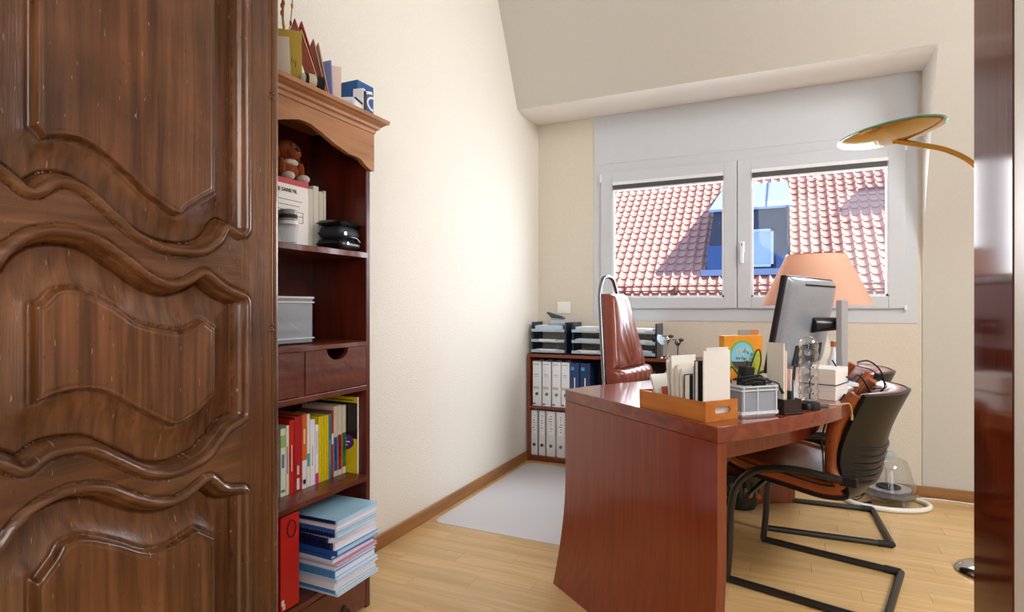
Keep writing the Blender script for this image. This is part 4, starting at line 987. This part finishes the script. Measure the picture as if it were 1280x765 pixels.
G().prism([(-.068, .088), (-.060, .094), (.052, .060), (.058, .042), (-.03, .050)], lambda u, v, w: (u, w, v), -.035, .035).build('lever', setmat('#3c4a5a', .3), hp, bevel=.004)
# metal figurines
def figurine(label, x, y, h, dark):
    t = thing('figurine', label, 'figurine', (x, y, LZ + .0005), group='metal figurines on the low bookcase')
    m1 = M_dchrome if dark else M_chrome
    G().lathe([(0, 0), (.024, 0), (.022, .008), (.006, .012), (.0045, .02), (.0045, h * .62), (.010, h * .64), (.012, h * .7), (.004, h * .74)], 16).build('stand', m1, t, smooth=40)
    merge(blob((0, 0, h * .80), (.020, .020, .020), 10)).build('head', m1, t, smooth=70)
    g = G(); g.box(-.035, .018, -.004, .004, h * .92, h * .96); merge(g, blob((.022, 0, h * .95), (.016, .012, .012), 8)).build('bird', plain('bronze', '#6a5a3c', .35, metal=.8), t, smooth=50)
figurine('tall silver figurine with a bronze bird beside the letter trays', -.655, 3.775, .150, False)
figurine('small bronze-topped figurine farthest from the letter trays', -.595, 3.80, .125, True)
mc = thing('desk_mirror', 'tilted clear disc on a metal stand against the letter tray tower', 'mirror', (-.694, 3.765, LZ + .0005))
G().lathe([(0, 0), (.016, 0), (.014, .006), (.004, .010), (.003, .085), (0, .088)], 14).build('stand', M_chrome, mc, smooth=40)
G().lathe([(0, -.003), (.036, -.003), (.038, 0), (.036, .003), (0, .003)], 22, (0, 0, .118), Matrix.Rotation(1.0, 4, 'Y') @ Matrix.Rotation(.5, 4, 'X')).build('disc', plain('pale_disc', '#cfe2ee', .1, metal=.3), mc, smooth=40)

# ------------------------------------------------------------------ things on the desk
DT = DZ + .0004
TA = math.radians(142.1)
tr = thing('letter_box_tray', 'shallow beech tray with a hand slot at the desk corner', 'tray', (-.19, 1.703, DT), TA)
L_, W_, T_ = .286, .128, .007
G().box(0, L_, -W_, 0, 0, .005).build('bottom', M_tray, tr)
for y0 in (-T_, -W_): G().box(T_, L_ - T_, y0, y0 + T_, .005, .056).build('long_side', M_tray, tr, bevel=.001)
for x0 in (0, L_ - T_):
    ym, zm, hw, hh = -W_ / 2 - .004, .030, .022, .010
    g = G().box(x0, x0 + T_, -W_, 0, .005, zm - hh).box(x0, x0 + T_, -W_, 0, zm + hh, .058).box(x0, x0 + T_, -W_, ym - hw - hh, zm - hh, zm + hh).box(x0, x0 + T_, ym + hw + hh, 0, zm - hh, zm + hh)
    for sg in (-1, 1):                                            # rounded slot ends
        A = [PI / 2 * sg + sg * -PI * k / 8 for k in range(9)]
        cx = ym + sg * hw; pl = [(cx + sg * hh, zm - hh), (cx + sg * hh, zm + hh)]
        for k in range(8):
            a0, a1 = -PI / 2 + PI * k / 8, -PI / 2 + PI * (k + 1) / 8
            q = [(cx + sg * hh, zm + hh * math.sin(a0)), (cx + sg * hh, zm + hh * math.sin(a1)), (cx + sg * hh * math.cos(a1), zm + hh * math.sin(a1)), (cx + sg * hh * math.cos(a0), zm + hh * math.sin(a0))]
            g.prism(q, lambda u, v, w: (w, u, v), x0, x0 + T_)
    g.build('end_board', M_tray, tr)
def in_tray(name, label, cat, x, th, h, w, col, y=-.064, lean=0, parts='sheet', rz=0):
    ca, sa = math.cos(TA), math.sin(TA); wx, wy = -.19 + x * ca - y * sa, 1.703 + x * sa + y * ca
    t = thing(name, label, cat, (wx, wy, DT + .0054), 0, group='papers filed in the beech tray'); t.rotation_euler = (0, lean, TA + rz)
    m = setmat(col, .55)
    if parts == 'book':
        G().box(0, .002, -w / 2, w / 2, 0, h).box(th - .002, th, -w / 2, w / 2, 0, h).box(.002, th - .002, -w / 2, -w / 2 + .003, 0, h).build('cover', m, t); G().box(.002, th - .002, -w / 2 + .003, w / 2 - .002, .002, h - .003).build('pages', M_paper, t)
    else:
        nn = max(1, int(th / .004)); g = G(); 
        G().box(0, .0012, -w / 2, w / 2, 0, h).build('front_sheet', m, t)
        G().box(.0016, th, -w / 2 + .002, w / 2 - .002, 0, h - .004).build('back_sheets', setmat('#e2dcd0', .7), t)
    return t
in_tray('envelope', 'tall white envelope standing foremost in the beech tray', 'envelope', .013, .006, .196, .105, '#efeae4', -.058)
in_tray('envelope', 'white envelope just behind the foremost tall one', 'envelope', .021, .006, .204, .088, '#e8e2d8', -.068)
in_tray('notebook', 'black notebook between the envelopes and the dark book', 'notebook', .034, .016, .166, .10, '#141416', -.056, parts='book')
in_tray('leaflet', 'pale lilac leaflet behind the black notebook', 'leaflet', .053, .004, .150, .10, '#c8b8c4', -.056)
in_tray('notebook', 'dark navy patterned notebook in the middle of the beech tray', 'notebook', .064, .024, .122, .106, '#1c2230', -.056, parts='book')
in_tray('letter_bundle', 'thick bundle of folded letters behind the navy notebook', 'paper', .100, .012, .138, .10, '#e4ddd2', -.060, lean=.03)
in_tray('letter_bundle', 'cream bundle of letters in the far half of the tray', 'paper', .120, .014, .148, .098, '#e0d6c8', -.062, lean=.05)
in_tray('letter_bundle', 'tallest white letter bundle in the far half of the tray', 'paper', .142, .010, .172, .10, '#e9e4da', -.064, lean=.07)
in_tray('letter_bundle', 'grey-white letter slips leaning at the far end', 'paper', .166, .006, .158, .09, '#d8d2c6', -.066, lean=.10)
in_tray('card_pack', 'small red and white card pack low in the tray', 'card', .196, .014, .070, .06, '#a83a34', -.055, lean=.2)
in_tray('booklet', 'white booklet with a green edge leaning at the far end', 'booklet', .216, .010, .112, .07, '#d8dcd4', -.060, lean=.42)
in_tray('tissue_pack', 'crumpled white tissue packet at the far end of the tray', 'packet', .262, .016, .066, .06, '#e4e2e6', -.07, lean=-.15)

# clear plastic box with cables
PA = math.atan2(.089, .095)
px_ = thing('cable_box', 'clear plastic box full of cables beside the beech tray', 'box', (-.101, 1.823, DT), PA)
def ribbed(w, d, h):
    openbox(G(), 0, w, 0, d, .004, h).build('shell', M_milk, px_, bevel=.0015)
    g = G()
    for x in (0.004, w - .008): g.box(x, x + .004, -.0025, 0, .004, h)
    g.box(w * .42, w * .42 + .003, -.0025, 0, .004, h)
    openbox(g, -.003, w + .003, -.003, d + .003, h - .014, h - .010, .004, .001); openbox(g, -.004, w + .004, -.004, d + .004, h - .003, h + .001, .005, .001); openbox(g, -.002, w + .002, -.002, d + .002, .006, .016, .003, .001)
    g.box(.004, w - .004, .004, d - .004, 0, .004)
    g.build('rim', plain('frosted_rim2', '#eceef0', .3, trans=.15), px_, bevel=.0008)
ribbed(.130, .105, .090)
def on_desk(local, o=(-.101, 1.823, DT), a=PA):
    return (o[0] + local[0] * math.cos(a) - local[1] * math.sin(a), o[1] + local[0] * math.sin(a) + local[1] * math.cos(a), o[2] + local[2])
for k, (bx_, by_, sx, sy, z0, h, c, lab) in enumerate(((.034, .05, .026, .040, .0045, .072, '#3c4048', 'dark grey adapter block inside the clear cable box'), (.095, .05, .028, .040, .0045, .076, '#7f8894', 'light grey charger block inside the clear cable box'))):
    t = thing('charger', lab, 'charger', on_desk((bx_, by_, z0)), PA); G().box(-sx, sx, -sy, sy, 0, h).build('body', setmat(c, .4), t, bevel=.004); G().box(-sx * .6, sx * .6, -sy - .001, -sy, h * .3, h * .6).build('label_plate', M_grey, t)
t = thing('power_adapter', 'black power adapter standing on the cables in the clear box', 'adapter', on_desk((.055, .055, .083)), PA + .3)
t.rotation_euler = (.05, .12, PA + .3); G().box(-.022, .022, -.016, .016, 0, .062).build('body', M_blacks, t, bevel=.004); G().box(-.008, -.004, -.004, .004, .062, .078).box(.004, .008, -.004, .004, .062, .078).build('prong', M_chrome, t, kind='stuff')
t = thing('power_adapter', 'smaller black adapter lying beside the upright one', 'adapter', on_desk((.098, .045, .082)), PA - .2); G().box(-.016, .016, -.020, .020, 0, .030).build('body', M_blacks, t, bevel=.004); G().tube([(0, 0, .03), (.004, 0, .042), (.016, 0, .046)], .004, 6).build('cord_relief', M_blacks, t)
def cable(name, label, pts, r=.0022, mat=M_ink, n=6, group=None, cat='cable'):
    c0 = pts[0]; t = thing(name, label, cat, c0, group=group, world=True)
    G().tube(bz(pts, n), r, 7).build('cord', mat, t, smooth=60); G().tube([pts[-1], tuple(Vector(pts[-1]) + (Vector(pts[-1]) - Vector(pts[-2])).normalized() * .018)], r * 2.0, 8).build('plug', mat, t, smooth=60)
    return t
Q = lambda *ps: [on_desk(p) for p in ps]
cable('cable', 'black cable rising in a tall loop above the clear box', Q((.050, .05, .085), (.060, .045, .12), (.078, .045, .165), (.092, .045, .192), (.104, .045, .192), (.108, .045, .160), (.098, .045, .125), (.085, .04, .100), (.070, .03, .092)), group='black cables in the clear box')
cable('cable', 'black cable coiled flat across the clear box rim', Q((.008, .03, .094), (.02, .015, .106), (.05, .012, .112), (.085, .012, .110), (.115, .015, .100), (.128, .03, .094), (.10, .06, .098), (.05, .07, .102), (.02, .06, .104), (.01, .04, .110), (.04, .02, .118), (.08, .022, .120), (.11, .03, .108)), group='black cables in the clear box')
cable('cable', 'black cable arching off the far end of the clear box', Q((.01, .06, .095), (-.002, .055, .125), (.004, .05, .145), (.02, .045, .125), (.04, .035, .104), (.09, .01, .106), (.125, -.004, .098), (.134, -.006, .082)), group='black cables in the clear box')
cable('cable', 'black cable bundle wound in the middle of the clear box', Q((.03, .02, .096), (.06, .008, .102), (.09, .02, .098), (.1, .05, .1), (.07, .07, .106), (.04, .055, .110), (.045, .03, .116), (.075, .025, .112)), r=.003, group='black cables in the clear box')

# orange seed-mix packet behind the clear box
sp = thing('seed_packet', 'orange packet with a round flower picture behind the clear box', 'packet', (-.158, 1.922, DT), PA + .02)
G().box(0, .152, .002, .026, 0, .236).build('body', plain('orange_print', '#d98a1e', .45, var=.14, bscale=18), sp, bevel=.0015)
def disc(cx, cz, r, y, sx=1, a0=0, a1=360, n=32): return G().prism([(cx + sx * r * math.cos(math.radians(a0 + (a1 - a0) * k / n)), cz + r * math.sin(math.radians(a0 + (a1 - a0) * k / n))) for k in range(n)], lambda u, v, w: (u, w, v), y, y + .0006)
disc(.070, .168, .052, .0016).build('green_ring', setmat('#6aa63a', .5), sp); disc(.070, .169, .044, .0010).build('blue_picture', setmat('#7db4d0', .5), sp); disc(.070, .169, .044, .0006, a0=200, a1=340).build('dark_soil', setmat('#4a3826', .6), sp)
g = G(); g2 = G(); rr = random.Random(5)
for k in range(16):
    cx, cz = .07 + rr.uniform(-.022, .024), .165 + rr.uniform(-.01, .028)
    (g if k % 2 else g2).prism([(cx + .004 * math.cos(a), cz + .004 * math.sin(a)) for a in (0, 1.26, 2.5, 3.8, 5.0)], lambda u, v, w: (u, w, v), .0002, .0008)
g.build('yellow_flower', setmat('#e6c832', .5), sp, kind='stuff'); g2.build('green_leaf', setmat('#3c7a5a', .5), sp, kind='stuff')
for k in range(5): G().prism([(.098, .168 - k * .016), (.150, .170 - k * .016), (.150, .180 - k * .016), (.103, .179 - k * .016)], lambda u, v, w: (u, w, v), .0010, .0018).build('green_strip', setmat('#8cb83c', .5), sp)
G().box(.1515, .1526, .004, .024, .02, .09).build('side_print', M_ink, sp); G().box(.1515, .1526, .002, .026, 0, .016).build('green_foot', setmat('#3a8a3a', .5), sp)
br = thing('brochure', 'photo brochure peeking out above the orange packet', 'brochure', (-.135, 1.985, DT), PA + .02)
G().box(.02, .10, 0, .003, 0, .252).build('sheet', setmat('#8d8884', .5), br); G().box(.07, .10, -.0006, 0, .236, .252).build('photo', setmat('#b8744a', .5), br); G().box(.02, .10, .003, .008, 0, .246).build('pages', M_paper, br)
# pen holder with envelopes
ph = thing('desk_organiser', 'dark wooden desk organiser holding envelopes and pens', 'organiser', (.012, 1.925, DT), math.atan2(.052, .051))
M_dkw = plain('dark_stained_wood', '#2a1814', .4)
openbox(G(), 0, .070, 0, .085, .006, .045, .004, .004).box(.030, .034, .004, .081, .01, .07).build('body', M_dkw, ph, bevel=.001); G().box(-.004, .076, -.006, .090, 0, .006).build('foot', M_dkw, ph, bevel=.002)
OA = math.atan2(.052, .051)
def inorg(name, label, cat, lx, ly, h, w, th, col, rz=0):
    t = thing(name, label, cat, on_desk((lx, ly, .0105), (.012, 1.925, DT), OA), OA + rz, group='stationery in the desk organiser')
    G().box(0, th, 0, w, 0, h).build('front', setmat(col, .6), t); G().box(th + .0003, th * 1.6, .001, w - .001, 0, h - .003).build('back', M_paper, t)
inorg('envelope', 'tall white envelope in the desk organiser', 'envelope', .006, .008, .205, .066, .003, '#ebe4da')
inorg('envelope', 'manila envelope in the desk organiser', 'envelope', .012, .010, .192, .064, .002, '#d8a650')
inorg('envelope', 'cream envelope in the desk organiser', 'envelope', .017, .010, .182, .064, .003, '#e4dccd')
inorg('notecard', 'pale pink notecard in the desk organiser', 'card', .038, .012, .125, .05, .003, '#dcb8b4')
inorg('notecard', 'blue-grey notecard at the front of the organiser', 'card', .047, .010, .092, .04, .003, '#5f7f98')
for k, (lx, ly, h, c, lab) in enumerate(((.050, .060, .12, '#1f8a9a', 'teal pen in the desk organiser'), (.058, .030, .135, '#1b1b1e', 'black pen in the desk organiser'), (.056, .066, .13, '#8a2a3a', 'dark red pen in the desk organiser'))):
    t = thing('pen', lab, 'pen', on_desk((lx, ly, .0105), (.012, 1.925, DT), OA), group='pens in the desk organiser'); t.rotation_euler = (.06 * (k - 1), .08, 0)
    G().lathe([(0.001, 0), (.004, .01), (.004, h * .6), (.0036, h * .6)], 10).build('barrel', setmat(c, .3), t, smooth=40); G().lathe([(.0044, h * .6), (.0044, h), (.002, h + .004)], 10).build('cap', setmat(c, .35), t, smooth=40)

# clear stick loudspeaker
st = thing('stick_speaker', 'clear acrylic stick loudspeaker on a black foot', 'speaker', (.084, 2.080, DT))
G().lathe([(0, 0), (.034, 0), (.036, .008), (.032, .020), (.018, .024), (0, .024)], 28).build('foot', M_blacks, st, smooth=40)
pr = [(.024, .026), (.0285, .030)]
for k in range(1, 29): pr.append((.0285 + .0016 * math.cos(k * 2 * PI / 4.6), .030 + k * .0062))
pr += [(.0285 * math.cos(a), .2036 + .0285 * math.sin(a)) for a in [PI / 2 * k / 8 for k in range(1, 9)]]
pr[-1] = (1e-7, pr[-1][1])
G().lathe(pr, 28).build('acrylic_tube', M_acryl2, st, smooth=60)
for k in range(4):
    G().lathe([(0, -.006), (.005, -.006), (.011, .003), (.012, .005), (.011, .006), (.007, .002), (0, .002)], 20, (-.002, -.005, .060 + k * .040), Matrix.Rotation(PI / 2 - .2, 4, 'X')).build('driver', setmat('#7d8894', .4), st, smooth=50)
g = G().box(.001, .006, .006, .012, .03, .21)
for k in range(6): g.lathe([(0, 0), (.0028, 0), (.0028, .003), (0, .003)], 8, (.012, -.012, .05 + k * .028), Matrix.Rotation(PI / 2, 4, 'X'))
g.build('inner_frame', M_ink, st)

# white cartons tied with a black band
wx, wy = .128, 2.320
WA = math.atan2(2.43 - 2.279, .228 - .175)
for k, lab in enumerate(('white carton on the desk, lower of the two tied together', 'white carton on the desk, upper of the two tied together')):
    t = thing('white_carton', lab, 'box', (.175, 2.279, DT + k * .0545), WA, group='white cartons before the monitor')
    G().box(0, .150, 0, .112, 0, .040).build('bottom', M_card, t, bevel=.001); G().box(-.0008, .1508, -.0008, .1128, .030, .054).build('lid', M_card, t, bevel=.0012)
G().box(-.0025, .1525, -.0025, .1145, .0555, .0585).build('cable_band', M_ink, t) if False else None
bt = []
for lx, ly in ((-.003, -.003), (.153, -.003), (.153, .115), (-.003, .115)): bt.append(on_desk((lx, ly, .0535), (.175, 2.279, DT), WA))
t = thing('elastic_band', 'thin black band tied around the white cartons', 'band', bt[0], world=True); G().tube(bt, .0016, 6, closed=True).build('loop', M_ink, t); G().tube([bt[0], (bt[0][0] + .006, bt[0][1] - .008, bt[0][2] + .004)], .0014, 6).build('knot', M_ink, t)

# monitor, seen from behind
MC = Vector((.11, 2.495)); md = Vector((.34, .94)).normalized()
mo = thing('monitor', 'flat monitor turned away, with silver back and stand', 'monitor', (.215, 2.53, DT), math.atan2(md.y, md.x))   # local x along the panel, local -y toward the visitors
off = Vector((MC.x - .215, MC.y - 2.53)); lx0 = off.dot(md); ly0 = off.dot(Vector((-md.y, md.x)))
def mpt(u, v, d):                                                 # u along, v up from panel bottom, d outward to the back
    tl = math.radians(10); return (lx0 + u, ly0 + .03 - (v - .18) * math.sin(tl) - d * math.cos(tl), .085 + v * math.cos(tl) - d * math.sin(tl) * .2 + .0)
def mbox(g, u0, u1, v0, v1, d0, d1):
    return g.add([mpt(u, v, d) for d in (d0, d1) for u, v in ((u0, v0), (u1, v0), (u1, v1), (u0, v1))], [(3, 2, 1, 0), (4, 5, 6, 7), (0, 1, 5, 4), (1, 2, 6, 5), (2, 3, 7, 6), (3, 0, 4, 7)])
mbox(G(), -.262, .262, 0, .360, -.022, 0).build('bezel', plain('aubergine_black', '#241c26', .35), mo, bevel=.004)
def shell(a, b, s_):
    u, v = a * 2 - 1, b; k = (max(0, 1 - abs(u) ** 8) * max(0, 1 - abs(v * 2 - 1) ** 8)) ** .35
    return mpt(u * .255, .006 + v * .348, .0 if s_ == 0 else .004 + .030 * k)
G().slab(shell, 26, 22).build('back_shell', plain('monitor_grey', '#9aa0aa', .32, metal=.25), mo, smooth=60)
mbox(G(), -.246, .246, .016, .344, -.0235, -.0222).build('screen', plain('screen_black', '#0b0c10', .12), mo)
mbox(G(), -.15, .20, .325, .331, .033, .0345).build('vent_slot', M_ink, mo)
mbox(G(), -.14, .16, .022, .10, .0335, .0365).build('connector_recess', M_ink, mo, bevel=.003)
lg = G()
for k in range(16):
    a0, a1 = 2 * PI * k / 16, 2 * PI * (k + 1) / 16
    lg.add([mpt(.12 + r_ * math.cos(a), .25 + r_ * math.sin(a), .0348) for a in (a0, a1) for r_ in (.011, .013)], [(0, 1, 3, 2)])
lg.build('round_emblem', M_silver, mo)
arm_p = [mpt(0, .175, .034), (0, ly0 - .055, .26), (.0, -.006, .262)]
G().tube(arm_p, [.030, .026, .022], 12).build('tilt_arm', M_blacks, mo, smooth=40)
G().box(-.036, .036, -.012, .010, .012, .352).build('stand_column', M_silver, mo, bevel=.003)
G().box(-.09, .09, -.02, .13, 0, .012).build('stand_base', M_silver, mo, bevel=.004)
cable('cable', 'black cable hanging from the back of the monitor', [(.175, 2.42, .90), (.20, 2.40, .86), (.235, 2.41, .835), (.262, 2.455, .845), (.29, 2.51, .81), (.31, 2.57, .775)], r=.0028)
cable('cable', 'thick black cable curving from the stand down behind the desk', [(.262, 2.49, .89), (.30, 2.50, .895), (.34, 2.53, .86), (.36, 2.57, .80), (.355, 2.60, .775)], r=.003)
cable('cable', 'thin black cable looping beside the nearer visitor chair', [(.262, 2.50, .875), (.31, 2.52, .86), (.345, 2.55, .83), (.37, 2.60, .79), (.34, 2.66, .775)], r=.002)
cable('cable', 'beige cable running along the desk edge', [(.105, 2.17, DT + .0026), (.14, 2.165, DT + .0026), (.175, 2.185, DT + .0026), (.196, 2.212, DT + .0026), (.212, 2.222, .771), (.219, 2.228, .748), (.219, 2.230, .735)], r=.0022, mat=setmat('#b8a06a', .5))
t = thing('card_reader', 'small grey card reader lying beside the stick speaker', 'reader', (.128, 2.135, DT), .4); G().box(-.016, .016, -.010, .010, 0, .010).build('body', setmat('#6a6668', .35), t, bevel=.002); G().box(-.0165, -.0155, -.007, .007, .003, .006).build('slot', M_ink, t)
# letters lying behind the cartons
t = thing('loose_papers', 'flat pile of loose white papers beside the monitor stand', 'paper', (.19, 2.80, DT), .4); G().box(-.07, .07, -.10, .10, 0, .012).build('sheets', M_paper, t); G().box(-.06, .07, -.09, .10, .0121, .0135).build('blue_sheet', setmat('#7ea6c8', .6), t)

# table lamp
tl = thing('table_lamp', 'table lamp with a salmon conical shade beyond the monitor', 'lamp', (.150, 3.000, DT))
G().lathe([(0, 0), (.065, 0), (.068, .010), (.04, .03), (.05, .08), (.062, .13), (.050, .19), (.022, .235), (.014, .25), (.014, .33), (0, .335)], 28).build('base', plain('lamp_white_ceramic', '#e4ddd2', .25), tl, smooth=50)
m, n_, l_, p_ = base_mat('salmon_fabric'); p_.inputs['Base Color'].default_value = (*lin('#f3d6c2'), 1); p_.inputs['Roughness'].default_value = .85
tb_ = n_.new('ShaderNodeBsdfTranslucent'); tb_.inputs['Color'].default_value = (*lin('#f8d2b4'), 1); mx_ = n_.new('ShaderNodeMixShader'); mx_.inputs['Fac'].default_value = .5
nz_ = n_.new('ShaderNodeTexNoise'); nz_.inputs['Scale'].default_value = 300; bp_ = n_.new('ShaderNodeBump'); bp_.inputs['Strength'].default_value = .1; l_.new(nz_.outputs['Fac'], bp_.inputs['Height']); l_.new(bp_.outputs['Normal'], p_.inputs['Normal'])
l_.new(p_.outputs['BSDF'], mx_.inputs[1]); l_.new(tb_.outputs['BSDF'], mx_.inputs[2]); l_.new(mx_.outputs['Shader'], n_['Material Output'].inputs['Surface'])
G().lathe([(.231, .333), (.124, .566), (.122, .566), (.229, .333)] + [(.231, .333)], 40).build('shade', m, tl, smooth=40)
g = G().tube([(.123 * math.cos(a), .123 * math.sin(a), .564) for a in [2 * PI * k / 32 for k in range(32)]], .0025, 6, closed=True)
for k in range(3): a = 2 * PI * k / 3; g.tube([(.123 * math.cos(a), .123 * math.sin(a), .562), (0, 0, .54)], .0018, 5)
g.tube([(0, 0, .33), (0, 0, .54)], .003, 6).build('shade_carrier', M_gold, tl)
blob((0, 0, .42), (.028, .028, .045)).build('bulb', M_white2, tl, smooth=70)
t = thing('white_bottle', 'small white bottle standing between the monitor and its stand', 'bottle', (.215, 2.90, DT)); G().lathe([(0, 0), (.022, 0), (.024, .02), (.024, .09), (.010, .12), (.009, .15)], 18).build('body', M_white2, t, smooth=45); G().lathe([(.011, .15), (.011, .175), (0, .176)], 14).build('cap', setmat('#b86a3c', .5), t, smooth=40)

# ------------------------------------------------------------------ floor lamp with gold dish
fl_ = thing('floor_lamp', 'brass floor lamp with a curved arm and glass-topped dish', 'lamp', (.775, 2.93, FZ), world=True)
px0, py0 = .775, 2.93
G().lathe([(0, 0.0005), (.118, .0005), (.120, .006), (.112, .016), (.08, .034), (.04, .046), (.014, .052), (0, .053)], 36, (px0, py0, FZ)).build('base', M_chrome, fl_, smooth=50)
arm_path = bz([(px0, py0, FZ + .05), (px0, py0, .6), (px0, py0, 1.1), (px0 - .001, py0 - .001, 1.42), (px0 - .02, py0 - .015, 1.58), (.702, 2.866, 1.668), (.60, 2.775, 1.712), (.49, 2.69, 1.727), (.40, 2.62, 1.733)], 8)
G().tube(arm_path, .0105, 12).build('stem', M_gold, fl_, smooth=60)
tilt = Matrix.Rotation(math.radians(25), 4, 'Z') @ Matrix.Rotation(math.radians(-6.5), 4, 'Y') @ Matrix.Rotation(math.radians(-3), 4, 'X') @ Matrix.Scale(.90, 4)
HC = (.384, 2.606, 1.757)
G().lathe([(0, -.030), (.05, -.029), (.10, -.024), (.15, -.014), (.190, .0), (.188, .0015), (.15, -.011), (.10, -.021), (.05, -.026), (0, -.027)], 48, HC, tilt).build('dish', M_gold, fl_, smooth=50)
G().lathe([(0, .0018), (.197, .0018), (.199, .005), (.197, .0085), (0, .0085)], 48, HC, tilt).build('glass_plate', M_greeng, fl_, smooth=40)
G().lathe([(0, -.002), (.045, -.002), (.045, .001), (0, .001)], 20, HC, tilt).build('lamp_disc', M_white2, fl_, smooth=40)

# ------------------------------------------------------------------ clear bass speaker, white hose, plant pot, wall cable
sb = thing('bass_speaker', 'clear dome bass speaker standing on the floor in the corner', 'speaker', (.545, 3.765, FZ + .0004))
G().lathe([(.125, .035), (.138, .06), (.137, .085), (.118, .13), (.100, .20), (.085, .235), (.05, .250), (.028, .253), (.026, .268), (.018, .278), (1e-7, .280)], 36).build('dome', M_acryl, sb, smooth=60)
G().lathe([(.03, .252), (.034, .262), (.026, .282), (1e-7, .285)], 20).build('top_knob', M_milk, sb, smooth=60)
G().lathe([(1e-7, .030), (.09, .030), (.122, .040), (.130, .058), (.122, .070), (.10, .074), (.05, .072), (1e-7, .070)], 36).build('lower_bowl', plain('smoky_plastic', '#8d8a86', .25, trans=.7), sb, smooth=50)
G().lathe([(.060, .074), (.105, .078), (.108, .086), (.062, .084)], 32).build('driver_ring', M_silver, sb, smooth=40)
G().lathe([(1e-7, .078), (.03, .080), (.060, .090), (.056, .094), (.03, .088), (1e-7, .094)], 28).build('driver_cone', M_ink, sb, smooth=50)
G().lathe([(.018, .09), (.016, .15), (.020, .19), (.016, .19), (.012, .15), (.014, .09)], 18).build('bass_port', M_acryl, sb, smooth=50)
for k in range(3):
    a = 2 * PI * k / 3 - .9; G().tube([(.095 * math.cos(a), .095 * math.sin(a), 0), (.085 * math.cos(a), .085 * math.sin(a), .04)], .009, 8).build('foot', M_silver, sb, smooth=40)
hs = G().tube([(.50 + .205 * math.cos(a) * (1 + .12 * math.cos(a)), 3.745 + .160 * math.sin(a), FZ + .0135) for a in [2 * PI * k / 48 for k in range(48)]], .0130, 10, closed=True).build('white_hose', plain('white_rubber', '#efece6', .4, var=.01), smooth=60)
tag(hs, 'thick white hose ring lying around the clear bass speaker', 'hose')
cable('cable', 'small black cable tangle beside the clear bass speaker', [(.36, 3.72, FZ + .004), (.40, 3.70, FZ + .02), (.43, 3.73, FZ + .05), (.41, 3.76, FZ + .02), (.37, 3.74, FZ + .006), (.40, 3.68, FZ + .006), (.44, 3.70, FZ + .006)], r=.003)
cable('cable', 'white cable running along the skirting beyond the bass speaker', [(.72, 3.915, FZ + .004), (.82, 3.925, FZ + .004), (.95, 3.915, FZ + .004), (1.15, 3.925, FZ + .004), (1.5, 3.92, FZ + .004)], r=.0035, mat=M_white2)
pp = thing('painted_pot', 'dark pot painted with oranges and leaves under the desk', 'pot', (-.195, 3.36, FZ + .0004))
G().lathe([(0, 0), (.078, 0), (.088, .02), (.094, .10), (.090, .17), (.096, .185), (.092, .19), (.084, .185), (.082, .04), (0, .03)], 30).build('pot', plain('black_glaze', '#1a1c18', .2, var=.2), pp, smooth=50)
rr = random.Random(4)
for k in range(4):
    a = -2.5 + k * .75; z = .06 + .07 * ((k * 37) % 10) / 10
    blob((.091 * math.cos(a), .091 * math.sin(a), z), (.017, .017, .017), 8).build('orange', setmat('#c65a16', .4), pp, smooth=70)
    for s_ in (-1, 1):
        b = a + s_ * .23; blob((.092 * math.cos(b), .092 * math.sin(b), z + .03 + .012 * s_), (.010, .012, .022), 6).build('leaf', setmat('#4a5a22' if s_ > 0 else '#7a7430', .5), pp, smooth=70)
print('objects', len(bpy.data.objects))
